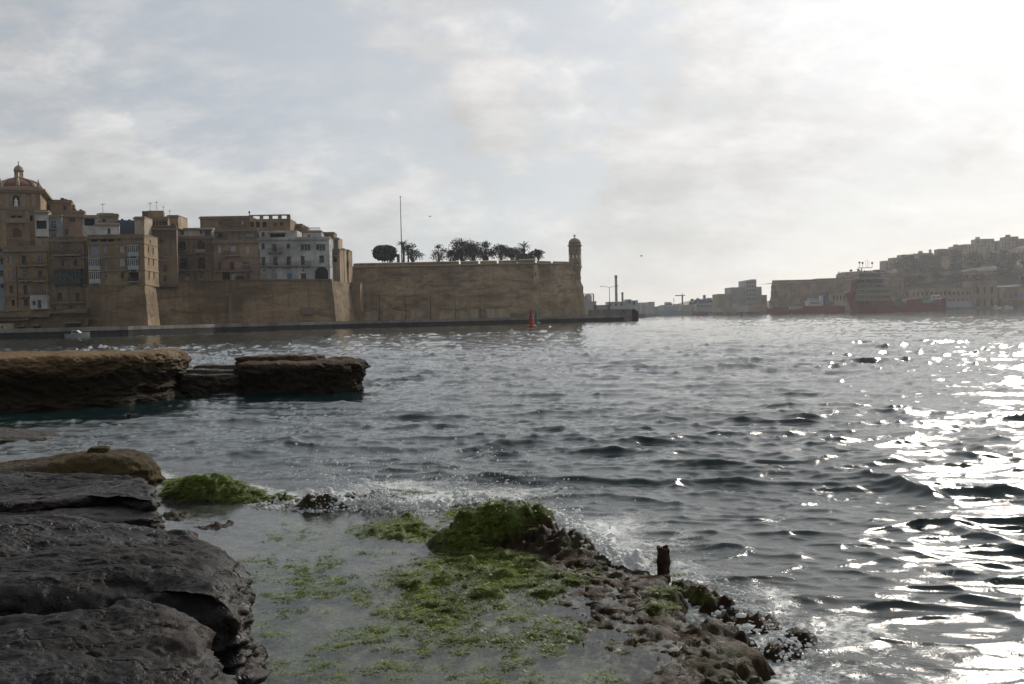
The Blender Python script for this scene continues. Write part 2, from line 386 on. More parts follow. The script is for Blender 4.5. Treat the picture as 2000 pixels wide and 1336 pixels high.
def froth_mat():
    m, t, b = new_mat('froth'); p = pos_node(t); n1 = noise(t, p, 45, 5, 0.7, 0.5)
    L(t, mixc(t, ramp(t, n1, [(0.35, 0.0), (0.65, 1.0)]), (0.45, 0.48, 0.49), (0.90, 0.91, 0.91)), b.inputs['Base Color']); b.inputs['Roughness'].default_value = 0.35
    L(t, bump(t, n1, 1.0, 0.02), b.inputs['Normal'])
    tr = N(t, 'ShaderNodeBsdfTranslucent'); tr.inputs[0].default_value = (0.85, 0.87, 0.88, 1); mx = N(t, 'ShaderNodeMixShader'); mx.inputs[0].default_value = 0.35
    L(t, b.outputs[0], mx.inputs[1]); L(t, tr.outputs[0], mx.inputs[2]); L(t, mx.outputs[0], t.nodes['Material Output'].inputs[0]); return m
M['froth'] = froth_mat()

# masonry palette
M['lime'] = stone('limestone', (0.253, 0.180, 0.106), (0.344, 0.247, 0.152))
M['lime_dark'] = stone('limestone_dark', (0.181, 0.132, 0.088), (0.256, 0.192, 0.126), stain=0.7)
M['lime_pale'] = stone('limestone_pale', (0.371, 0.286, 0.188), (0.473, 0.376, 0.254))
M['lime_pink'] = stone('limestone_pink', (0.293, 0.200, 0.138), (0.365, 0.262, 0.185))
M['rampart'] = stone('rampart_stone', (0.208, 0.147, 0.086), (0.306, 0.222, 0.135), (1.3, 0.55), 0.55, 0.5, 0.08, 0.6)
M['bastion'] = stone('bastion_stone', (0.296, 0.217, 0.139), (0.409, 0.310, 0.202), (1.2, 0.5), 0.45, 0.45, 0.06, 0.7)
M['white_wall'] = stone('white_plaster', (0.42, 0.412, 0.395), (0.53, 0.522, 0.50), (3, 3), 0.35, 0.0)
M['blue_wall'] = stone('pale_blue_plaster', (0.24, 0.26, 0.285), (0.30, 0.325, 0.35), (3, 3), 0.35, 0.0)
M['cream_wall'] = stone('cream_plaster', (0.38, 0.325, 0.235), (0.45, 0.385, 0.28), (3, 3), 0.3, 0.0)
M['concrete'] = stone('quay_concrete', (0.20, 0.185, 0.165), (0.28, 0.26, 0.235), (4, 1.2), 0.5, 0.2)
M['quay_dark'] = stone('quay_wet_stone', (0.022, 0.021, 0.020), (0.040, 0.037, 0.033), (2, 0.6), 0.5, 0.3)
M['trim'] = plain('stone_trim', (0.27, 0.205, 0.135), 0.85)
M['trim_dark'] = plain('stone_trim_dark', (0.17, 0.13, 0.09), 0.85)
M['white_paint'] = plain('white_paint', (0.40, 0.405, 0.41), 0.5, var=0.1)
M['grey_paint'] = plain('grey_paint', (0.24, 0.25, 0.27), 0.5, var=0.1)
M['blue_paint'] = plain('blue_paint', (0.07, 0.17, 0.34), 0.5)
M['navy'] = plain('navy_sheet', (0.03, 0.045, 0.10), 0.5)
M['red_paint'] = plain('dark_red_paint', (0.10, 0.028, 0.024), 0.5)
M['brown_paint'] = plain('brown_paint', (0.06, 0.035, 0.02), 0.5)
M['green_paint'] = plain('dark_green_paint', (0.02, 0.035, 0.03), 0.4)
M['iron'] = plain('dark_iron', (0.03, 0.03, 0.03), 0.5, 0.4)
M['glass'] = plain('window_glass', (0.012, 0.014, 0.018), 0.12, var=0.4)
M['dark'] = plain('painted_interior_shade', (0.010, 0.009, 0.008), 0.9)  # near-black colour stands in for the shade inside open doorways and arches
M['dome_red'] = plain('red_dome_tiles', (0.13, 0.045, 0.038), 0.7)
M['statue'] = plain('statue_white', (0.6, 0.6, 0.58), 0.6)
M['leaf_dark'] = plain('dark_foliage', (0.030, 0.038, 0.022), 0.7, var=0.5, scale=0.9)
M['leaf'] = plain('foliage', (0.045, 0.055, 0.032), 0.7, var=0.5, scale=0.9)
M['leaf_olive'] = plain('olive_foliage', (0.07, 0.075, 0.05), 0.7, var=0.5, scale=0.9)
M['bark'] = plain('bark', (0.07, 0.05, 0.035), 0.9)
M['hull_red'] = plain('hull_red', (0.19, 0.036, 0.032), 0.5, var=0.2, scale=0.2)
M['ship_cream'] = plain('ship_cream', (0.20, 0.165, 0.085), 0.5, var=0.15, scale=0.2)
M['ship_white'] = plain('ship_white', (0.45, 0.45, 0.435), 0.5, var=0.1)
M['ship_grey'] = plain('ship_grey', (0.28, 0.32, 0.35), 0.5, var=0.15)
M['ship_green'] = plain('ship_green', (0.06, 0.13, 0.09), 0.5)
M['ship_blue'] = plain('ship_blue', (0.05, 0.08, 0.16), 0.5)
M['buoy_red'] = plain('buoy_red', (0.42, 0.02, 0.025), 0.45, var=0.15)
M['buoy_green'] = plain('buoy_green', (0.01, 0.14, 0.07), 0.45, var=0.15)
M['rust'] = rock_mat('rust', (0.015, 0.010, 0.008), (0.05, 0.028, 0.016), (0.07, 0.03, 0.012), 0.6, scale=6)
M['scrub'] = stone('scrub_hillside', (0.032, 0.032, 0.022), (0.065, 0.058, 0.040), (9, 9), 0.3, 0.0, 0.03)
M['far_grey'] = plain('far_grey_wall', (0.36, 0.35, 0.33), 0.8, var=0.12, scale=0.1)
M['far_tan'] = plain('far_tan_wall', (0.33, 0.28, 0.22), 0.8, var=0.2, scale=0.1)
M['far_hill'] = plain('far_hill', (0.12, 0.12, 0.10), 0.9, scale=0.01)
M['asphalt'] = plain('promenade_paving', (0.17, 0.155, 0.135), 0.9, scale=0.4)
# ================================================================== SHORE AND SEA
def proj(x, y, z):
    p = np.stack([x, y, z-CAM_H], -1) @ CR
    return PW/2+FPX*p[..., 0]/(-p[..., 2]), PH/2-FPX*p[..., 1]/(-p[..., 2])
def ell(px, py, lst):
    """soft union of ellipses (cx, cy, rx, ry, weight)"""
    r = np.zeros(px.shape)
    for cx, cy_, rx, ry, w in lst:
        q = ((px-cx)/rx)**2+((py-cy_)/ry)**2
        r = np.maximum(r, w*np.clip(1.5*(1-q), 0, 1))
    return r
EDGE_PX = [(-300, 905), (250, 905), (300, 922), (480, 940), (560, 962), (700, 955), (860, 968), (1000, 978), (1130, 1035), (1210, 1080), (1300, 1112),
           (1385, 1150), (1455, 1210), (1530, 1290), (1590, 1400), (1690, 1600)]
EDGE = G2(EDGE_PX, 0.15)
SHELF = EDGE + [(2.4, 2.0), (-7, 2.0), (-7, 12.5)]
RIDGE = G2([(905, 1030), (1010, 1050), (1120, 1085), (1180, 1140), (1225, 1200), (1300, 1262), (1370, 1330), (1480, 1470)], 0.25)
POOL_Z = 0.17
HUMPS = [(1005, 1030, 0.30, 0.80, 0.42, 0.36, 0.10), (1090, 1060, 0.25, 0.55, 0.35, 0.20, -0.3), (400, 955, 0.25, 0.70, 0.45, 0.25, 0.0), (545, 975, 0.2, 0.5, 0.3, 0.06, 0),
         (625, 985, 0.2, 0.42, 0.25, 0.17, 0.1), (720, 968, 0.2, 0.6, 0.25, 0.12, 0), (1390, 1215, 0.2, 0.22, 0.3, 0.04, 0), (1320, 1165, 0.2, 0.35, 0.2, 0.06, -0.4),
         (1480, 1190, 0.1, 0.4, 0.18, 0.06, -0.5), (1500, 1250, 0.1, 0.5, 0.15, 0.05, -0.5), (345, 985, 0.3, 0.4, 0.4, 0.06, 0), (430, 1000, 0.3, 0.5, 0.4, 0.045, 0)]
GREEN = [(400, 955, 110, 28, 1.0), (520, 968, 90, 14, 0.9), (640, 950, 70, 14, 0.8), (470, 975, 120, 10, 0.8), (780, 1045, 110, 22, 0.85), (960, 1015, 110, 45, 1.0), (900, 1060, 70, 30, 0.9),
         (1010, 1000, 80, 25, 0.9), (900, 1150, 170, 75, 1.0), (980, 1105, 110, 28, 0.9), (840, 1190, 120, 60, 0.8), (1040, 1160, 70, 40, 0.9), (1060, 1130, 110, 20, 0.6),
         (1290, 1190, 40, 16, 0.6), (1310, 1160, 60, 12, 0.6), (1365, 1170, 40, 10, 0.7), (790, 1020, 40, 10, 1.0), (1060, 1255, 110, 22, 0.8), (960, 1245, 190, 45, 0.6), (760, 1250, 120, 40, 0.45)]
TUFTS = [(800, 1270, 340, 120, 0.95), (1080, 1310, 160, 70, 1.0), (600, 1230, 160, 150, 0.7), (520, 1110, 70, 40, 0.6), (510, 1290, 30, 90, 0.8), (700, 1120, 160, 50, 0.42), (560, 1060, 80, 30, 0.25)]
def shelf_height(X, Y):
    d = sdf_poly(X, Y, SHELF)
    wob = 0.16*fbm(X*1.6, Y*1.6, 0, 4, seed=5)+0.22*fbm(X*2.6, Y*2.6, 0.5, 4, 0.6, seed=6)*(X > 0.2)
    dd = d+wob
    fine = fbm(X*7, Y*7, 0.3, 5, 0.55, seed=11); mid = fbm(X*2.1, Y*2.1, 0.7, 4, seed=21)
    h = 0.125+0.018*mid+0.012*fine
    dr = dist_line(X, Y, RIDGE)+0.10*fbm(X*3, Y*3, 0.1, 3, seed=31)
    rid = sstep(0.62, 0.12, dr)
    pit = fbm(X*9, Y*9, 0.9, 4, 0.6, seed=41); pit2 = np.abs(fbm(X*5, Y*5, 2.2, 3, 0.5, seed=43)); crumb = fbm(X*22, Y*22, 1.7, 3, 0.6, seed=45); rug = 0.55-np.abs(fbm(X*6.5, Y*6.5, 3.1, 4, 0.6, seed=47))*1.9
    bm = np.zeros_like(X); hump = np.zeros_like(X)
    for cx, cy_, z, rx, ry, hh, rot in HUMPS:
        c = G(cx, cy_, z); u = (X-c[0])*math.cos(rot)+(Y-c[1])*math.sin(rot); v = -(X-c[0])*math.sin(rot)+(Y-c[1])*math.cos(rot)
        q = np.sqrt((u/rx)**2+(v/ry)**2)*(1+0.22*mid+0.10*fine)
        b = np.clip(1-q, 0, 1); b = b*b*(3-2*b); b = np.clip(b*1.25, 0, 1)**0.8
        hump = np.maximum(hump, hh*b); bm = np.maximum(bm, b)
    h = h+hump+bm*(0.028*fine+0.022*rug+0.018*crumb)
    crust = (0.068+0.040*mid+0.034*rug+0.020*pit+0.030*crumb-0.10*sstep(0.15, 0.0, pit2))
    h = h+rid*(1-0.75*bm)*0.075*np.tanh(crust/0.075)
    edge = sstep(0.28, -0.25, dd)
    h = h*(1-edge)+edge*(-0.55)+edge*(1-edge)*4*(0.05+0.05*pit+0.05*rug+0.03*crumb)
    for cx, cy_, rr_, zt_o in ((1335, 1150, 0.26, 0.10), (1405, 1182, 0.30, 0.09), (1470, 1205, 0.34, 0.07), (1420, 1240, 0.30, 0.10), (1510, 1262, 0.30, 0.06), (1560, 1235, 0.26, 0.05), (1375, 1168, 0.20, 0.11)):   # outcrops awash beyond the edge
        c = G(cx, cy_, 0.05); q = np.hypot(X-c[0], (Y-c[1])*1.4)/rr_*(1+0.35*mid+0.2*pit); h = np.maximum(h, -0.3+(zt_o+0.3)*np.clip(1.4*(1-q), 0, 1)**0.6+0.04*rug*(q < 1)+0.02*crumb*(q < 1))
    return h, d, rid, pit, mid
# --- rock shelf
xs = np.arange(-4.6, 4.6, 0.021); ys = np.arange(3.6, 13.6, 0.023)
X, Y = np.meshgrid(xs, ys)
H, D, RID, PIT, MID = shelf_height(X, Y)
PXg, PYg = proj(X, Y, H)
gmask = ell(PXg, PYg, GREEN)*np.clip(1.1+0.9*fbm(X*4, Y*4, 0.2, 3, seed=51), 0, 1)
H = H+gmask*0.055*(0.75+fbm(X*8, Y*8, 0.2, 3, seed=52))
pool = np.array([0.125, 0.125, 0.105]); greyw = np.array([0.055, 0.052, 0.055]); brown = np.array([0.036, 0.0185, 0.006]); green = np.array([0.095, 0.135, 0.024])
left = np.clip(1-np.hypot((PXg-400)/170, (PYg-1010)/60), 0, 1)[..., None]
tint = pool*(1-np.clip(left*2, 0, 1))+greyw*np.clip(left*2, 0, 1)
high = np.maximum(np.maximum(sstep(POOL_Z-0.02, POOL_Z+0.03, H), sstep(0.05, 0.4, RID)), sstep(0.75, 0.3, D)*(X > -1.2))[..., None]
tint = tint*(1-high)+brown*high*(0.75+0.5*np.clip(PIT, -1, 1))[..., None]
pm = np.clip(0.45*fbm(X*3.1, Y*3.1, 0.2, 4, seed=61)+0.42*ell(PXg, PYg, TUFTS), 0, 0.7)[..., None]
tint = tint*(1-pm)+np.array([0.055, 0.078, 0.032])*pm
tint = tint*(1-gmask[..., None])+green*gmask[..., None]
sh = np_mesh('rock_shelf', np.stack([X, Y, H], -1).reshape(-1, 3), grid_faces(len(ys), len(xs)), M['shelf'], attrs={'tint': np.clip(tint, 0, 1).reshape(-1, 3)})
tag(sh, kind='structure')
def hz(x, y):
    i = np.clip(np.round((y-ys[0])/0.023).astype(int), 0, len(ys)-1); j = np.clip(np.round((x-xs[0])/0.021).astype(int), 0, len(xs)-1)
    return H[i, j], D[i, j]
# --- thin film of water lying on the shelf
fx = np.arange(-4.6, 3.4, 0.1); fy = np.arange(3.6, 13.0, 0.1)
FX, FY = np.meshgrid(fx, fy); FD = sdf_poly(FX, FY, SHELF)
FZ = (POOL_Z+0.10)*sstep(-0.25, 0.75, FD)**1.0-0.10
FF = grid_faces(len(fy), len(fx)); FF = FF[(FD.ravel()[FF] > -0.2).all(1)]
film = np_mesh('tide_pool', np.stack([FX, FY, FZ], -1).reshape(-1, 3), FF, M['film'])
tag(film, kind='structure')
# --- sea
rng = np.random.default_rng(7)
ang = np.concatenate([np.linspace(-78, -33, 50, endpoint=False), np.linspace(-33, 33, 760, endpoint=False), np.linspace(33, 78, 50)])*math.pi/180
NR = 800; a0, b0 = 4.3**-0.5, 2600**-0.5
rr = (a0+(b0-a0)*np.linspace(0, 1, NR))**-2
A, RR = np.meshgrid(ang, rr); SX = RR*np.sin(A); SY = RR*np.cos(A)
x0, y0 = SX.ravel(), SY.ravel(); dx = np.zeros_like(x0); dy = np.zeros_like(x0); dzv = np.zeros_like(x0)
sd = sdf_poly(x0, y0, SHELF); calm = np.clip((-sd)/2.2, 0.42, 1)
gust = 0.85+0.45*fbm(x0*0.05, y0*0.05, 0, 3, seed=71)
pack = np.clip(0.92+0.6*fbm(x0*0.55+y0*0.1, y0*0.8, 0, 3, seed=72), 0.55, 1.6)*(0.34+0.30*sstep(18, 130, np.hypot(x0, y0)))   # the lee of the shore is calmer than the open harbour
r0 = np.hypot(x0, y0); samp = np.maximum(0.9*r0**1.5*(a0-b0)*2/NR, 0.02)
for k in range(84):
    lam = 0.16*(7.5/0.16)**(k/83.0)
    th = R(256)+rng.normal(0, 0.36 if lam > 1.2 else 0.58)
    kx, ky = math.cos(th)*2*math.pi/lam, math.sin(th)*2*math.pi/lam
    st = 0.052*math.exp(-0.5*(math.log(lam/0.62)/0.9)**2)+(0.028 if lam < 0.55 else 0.017)
    am = st*lam/(2*math.pi)
    if lam > 1.8: am *= 0.6
    ph = kx*x0+ky*y0+rng.uniform(0, 6.283)
    # long-crested groups: amplitude varies slowly along the crest
    grp = 0.55+0.9*np.abs(np.sin(0.11*(kx*y0-ky*x0)*(0.6+0.8*rng.random())+0.07*ph+rng.uniform(0, 6)))
    w = am*grp*(calm if lam > 0.5 else np.sqrt(calm))*gust*(pack if 0.3 < lam < 4 else 0.75)*np.clip(lam*3.5/samp, 0.7, 1)
    c, s = np.cos(ph), np.sin(ph)
    dzv += w*c; ch = 2.3 if 0.3 < lam < 4 else 1.3; dx -= ch*w*s*math.cos(th); dy -= ch*w*s*math.sin(th)
# sharp short-crested chop: thin connected crests with flat troughs between
wx = 0.30*fbm(x0*0.33, y0*0.33, 0.2, 3, seed=601); wy = 0.30*fbm(x0*0.33, y0*0.33, 5.2, 3, seed=602)
chop = np.zeros_like(x0)
for k, (lam, am, rot) in enumerate(((2.6, 0.085, -0.22), (1.35, 0.090, -0.05), (0.74, 0.064, -0.34), (0.40, 0.036, 0.10), (0.22, 0.017, -0.25))):
    u = (x0*math.cos(rot)+y0*math.sin(rot))/(2.1*lam)+wx; v = (-x0*math.sin(rot)+y0*math.cos(rot))/lam+wy*1.6
    rg_ = np.clip(1-1.55*np.abs(vnoise(u, v, np.full_like(u, k*3.7), 610+k)), 0, 1)**2.7
    chop += am*rg_*np.clip(lam*5/samp, 0.5, 1)*(calm if lam > 0.5 else np.sqrt(calm))
    if lam > 0.5: wx = wx+0.10*vnoise(x0*1.1/lam, y0*1.1/lam, np.full_like(u, 1.5), 630+k); wy = wy+0.10*vnoise(x0*1.1/lam, y0*1.1/lam, np.full_like(u, 4.5), 640+k)
dzv += (chop-0.06)*gust*(0.85+0.3*sstep(20, 120, r0))
sxv, syv = x0+dx+0.5*dzv*math.cos(R(256)), y0+dy+0.5*dzv*math.sin(R(256))      # crests lean downwind
pxs, pys = proj(sxv, syv, dzv)
fo = np.exp(-(np.maximum(-sd, 0)/0.55)**2)*1.0
fo = np.maximum(fo, ell(pxs, pys, [(1230, 1050, 170, 60, 0.9), (1450, 1190, 150, 80, 0.72), (1640, 1270, 200, 90, 0.60), (1400, 1100, 150, 50, 0.6), (850, 960, 350, 30, 0.75), (420, 772, 70, 9, 0.45),
      (600, 768, 60, 7, 0.3), (80, 858, 50, 8, 0.45), (1900, 1130, 150, 30, 0.4), (560, 930, 60, 14, 0.4)]))
fo *= np.clip(0.9+0.5*fbm(sxv*1.3, syv*1.3, 0, 3, seed=73), 0.2, 1.2)
fo = np.maximum(fo, 0.30*sstep(0.10, 0.22, dzv)*(r0 < 60))
dzv = dzv+np.clip(fo-0.5, 0, 1)*0.05*fbm(sxv*9, syv*9, 0, 3, seed=75)*(r0 < 20)
shal = np.exp(-(np.maximum(-sd, 0)/1.3)**2)
sea = np_mesh('sea', np.stack([sxv, syv, dzv], -1), grid_faces(NR, len(ang)), M['sea'], attrs={'foam': np.clip(fo, 0, 1.2), 'shallow': shal})
tag(sea, kind='structure')

# --- algae: tufts of small limp blades growing on the shelf
cand = 110000
tx = rng.uniform(-4.4, 3.6, cand); ty = rng.uniform(4.2, 13.2, cand)
tz, td = hz(tx, ty); tpx, tpy = proj(tx, ty, tz)
clump = fbm(tx*4.5, ty*4.5, 0.4, 3, 0.5, seed=81); clump2 = fbm(tx*1.7, ty*1.7, 0.4, 3, seed=82)
den = ell(tpx, tpy, GREEN)*np.clip(0.8+0.9*clump+0.5*clump2, 0, 1)
tuf = ell(tpx, tpy, TUFTS)*np.clip((clump+0.6*clump2+0.26)*2.4, 0, 1)
keep = (rng.random(cand) < np.maximum(den*0.70, tuf*0.50)) & (td > -0.05) & (tpx > 300) & (tpx < 1500)
tx, ty, tz = tx[keep], ty[keep], tz[keep]; isd = den[keep] > tuf[keep]; tcl = clump[keep]; nt_ = len(tx)
per = 22; nb = nt_*per
trad = np.repeat(rng.uniform(0.018, 0.046, nt_)*np.where(isd, 0.9, 1.0), per); az = rng.uniform(0, 6.283, nb); u0 = np.sqrt(rng.random(nb))
flow = 0.45*trad
cx, cy2 = np.repeat(tx, per), np.repeat(ty, per); gz = np.repeat(np.maximum(tz, POOL_Z-np.where(isd, 0.004, rng.uniform(-0.004, 0.022, nt_))), per)
bx = cx+np.cos(az)*u0*trad*1.25; by = cy2+np.sin(az)*u0*trad*0.8
mound = np.repeat(rng.uniform(0.004, 0.012, nt_), per)*(1-u0**2)
bz = gz+mound
ln = rng.uniform(0.012, 0.032, nb); wd = rng.uniform(0.0022, 0.0050, nb); ua = az+rng.normal(0.0, 0.5, nb)
ux, uy = np.cos(ua)+0.5, np.sin(ua)-0.35; nn_ = np.hypot(ux, uy)+1e-6; ux, uy = ux/nn_, uy/nn_; vx, vy = -uy, ux
rise = rng.uniform(-0.005, 0.010, nb)*(1-0.6*u0)
P0 = np.stack([bx-vx*wd, by-vy*wd, bz-0.004], -1); P1 = np.stack([bx+vx*wd, by+vy*wd, bz-0.004], -1)
hx, hy = bx+ux*ln, by+uy*ln
P2 = np.stack([hx+vx*wd*0.5, hy+vy*wd*0.5, bz+rise], -1); P3 = np.stack([hx-vx*wd*0.5, hy-vy*wd*0.5, bz+rise], -1)
V = np.stack([P0, P1, P2, P3], 1).reshape(-1, 3)
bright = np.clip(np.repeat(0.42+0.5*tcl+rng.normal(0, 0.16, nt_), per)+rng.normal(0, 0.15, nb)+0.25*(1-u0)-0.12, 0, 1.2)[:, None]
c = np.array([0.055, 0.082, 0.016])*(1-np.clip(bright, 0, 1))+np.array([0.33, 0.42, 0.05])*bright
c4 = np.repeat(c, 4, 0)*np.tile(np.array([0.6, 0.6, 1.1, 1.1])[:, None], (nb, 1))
print('algae blades', nb)
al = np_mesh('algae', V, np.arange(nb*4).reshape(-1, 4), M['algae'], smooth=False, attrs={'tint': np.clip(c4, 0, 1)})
tag(al, 'bright green algae covering the wet shelf and its rock humps', 'algae', kind='stuff')

# --- whitewash and flying drops of the wave breaking on the shelf edge
ph = (1+5**0.5)/2
ICO = np.array([(-1, ph, 0), (1, ph, 0), (-1, -ph, 0), (1, -ph, 0), (0, -1, ph), (0, 1, ph), (0, -1, -ph), (0, 1, -ph), (ph, 0, -1), (ph, 0, 1), (-ph, 0, -1), (-ph, 0, 1)])/math.hypot(1, ph)
ICF = np.array([(0, 11, 5), (0, 5, 1), (0, 1, 7), (0, 7, 10), (0, 10, 11), (1, 5, 9), (5, 11, 4), (11, 10, 2), (10, 7, 6), (7, 1, 8), (3, 9, 4), (3, 4, 2), (3, 2, 6), (3, 6, 8), (3, 8, 9), (4, 9, 5), (2, 4, 11), (6, 2, 10), (8, 6, 7), (9, 8, 1)])
def blobs(name, C, rad, mat, stretch=None):
    n = len(C); s = np.ones((n, 3)) if stretch is None else stretch
    V = C[:, None, :]+ICO[None]*rad[:, None, None]*s[:, None, :]*(1+0.25*rng.normal(0, 1, (n, 12, 1)))
    F = (ICF[None]+12*np.arange(n)[:, None, None]).reshape(-1, 3)
    return np_mesh(name, V.reshape(-1, 3), F, mat)
def along(pts, n, z):
    P = np.array(G2(pts, z)); seg = rng.integers(0, len(P)-1, n); t = rng.random(n)[:, None]
    return P[seg]*(1-t)+P[seg+1]*t
w1 = along([(660, 980), (700, 985), (760, 988), (850, 990), (920, 978)], 4500, 0.2)
w2 = along([(900, 975), (1000, 985), (1080, 1010), (1130, 1045), (1170, 1075)], 3200, 0.22)
w3 = along([(500, 982), (560, 985), (640, 992)], 500, 0.2)
w4 = along([(1440, 1195), (1500, 1240), (1560, 1290), (1620, 1336)], 900, 0.05)
w5 = along([(1180, 1080), (1280, 1100), (1320, 1130), (1440, 1160), (1520, 1200)], 900, 0.05)
PTS = []
for w, sg, zb, zs in ((w1, 0.13, 0.16, 0.10), (w2, 0.10, 0.20, 0.07), (w3, 0.08, 0.17, 0.02), (w4, 0.14, 0.03, 0.035), (w5, 0.12, 0.03, 0.025)):
    p = w+rng.normal(0, sg, w.shape); jag = np.clip(0.6+1.1*fbm(p[:, 0]*5, p[:, 1]*5, 0, 3, seed=91), 0.05, 2)
    PTS.append(np.stack([p[:, 0], p[:, 1], np.maximum(zb, hz(p[:, 0], p[:, 1])[0]*0.9)+rng.exponential(zs, len(w))*jag], -1))
# sheets of froth in the breaking wave
BR1 = G2([(655, 984), (700, 985), (760, 985), (850, 985), (920, 975)], 0.18); BR2 = G2([(920, 975), (1000, 982), (1080, 1008), (1130, 1042), (1175, 1080), (1240, 1100)], 0.15); BR3 = G2([(490, 985), (560, 984), (620, 990)], 0.17)
gx = np.arange(-2.7, 1.6, 0.016); gy = np.arange(7.4, 11.8, 0.018); GX, GY = np.meshgrid(gx, gy)
dm = np.maximum(np.maximum(np.exp(-(dist_line(GX, GY, BR1)/0.20)**2), np.exp(-(dist_line(GX, GY, BR2)/0.17)**2)), 0.75*np.exp(-(dist_line(GX, GY, BR3)/0.08)**2))
fn = fbm(GX*3.2, GY*4.6, 0.5, 5, 0.58, seed=95); fn2 = fbm(GX*11, GY*13, 1.5, 4, 0.6, seed=96)
cov = dm+0.42*fn+0.20*fn2
GH = np.maximum(hz(GX, GY)[0], 0.06+0.10*dm)+0.012+dm*(0.055*np.clip(fn+0.35, 0, 1.5)+0.05*np.abs(fn2))
FF = grid_faces(len(gy), len(gx)); FF = FF[(cov.ravel()[FF] > 0.52).all(1)]
used = np.unique(FF); remap = np.zeros(GX.size, int); remap[used] = np.arange(len(used))
fr = np_mesh('froth', np.stack([GX, GY, GH], -1).reshape(-1, 3)[used], remap[FF], M['froth']); tag(fr, 'white froth sheet of the wave breaking over the mossy reef', 'foam', kind='stuff')
C = np.concatenate(PTS); sel = fbm(C[:, 0]*6, C[:, 1]*6, C[:, 2]*6, 3, seed=93) > -0.12
C = C[sel]; rad = np.clip(rng.lognormal(math.log(0.0065), 0.55, len(C)), 0.002, 0.022)
st = np.stack([rng.uniform(0.7, 1.9, len(C)), rng.uniform(0.7, 1.4, len(C)), rng.uniform(0.5, 1.0, len(C))], -1)
tag(blobs('whitewash', C, rad, M['spray'], st), 'white broken water churning over the edge of the mossy shelf', 'foam', kind='stuff')
DP = []
for cx, cy_, sx, sy, n, dep in ((660, 940, 45, 35, 260, 9.8), (780, 960, 80, 35, 240, 9.4), (900, 935, 60, 30, 190, 9.2), (955, 890, 14, 12, 26, 9.0), (950, 960, 60, 20, 160, 9.2), (860, 900, 160, 40, 90, 9.4), (1050, 985, 70, 25, 120, 8.8), (640, 900, 40, 30, 50, 9.8)):
    for _ in range(n): DP.append(W(rng.normal(cx, sx), rng.normal(cy_, sy*0.7), dep+rng.normal(0, 0.35)))
DP = np.array(DP); DP = DP[DP[:, 2] > 0.05]
dr = np.clip(rng.lognormal(math.log(0.0042), 0.5, len(DP)), 0.0018, 0.017)
tag(blobs('spray_drops', DP, dr, M['spray']), 'spray of flying water drops above the breaking wave', 'spray', kind='stuff')

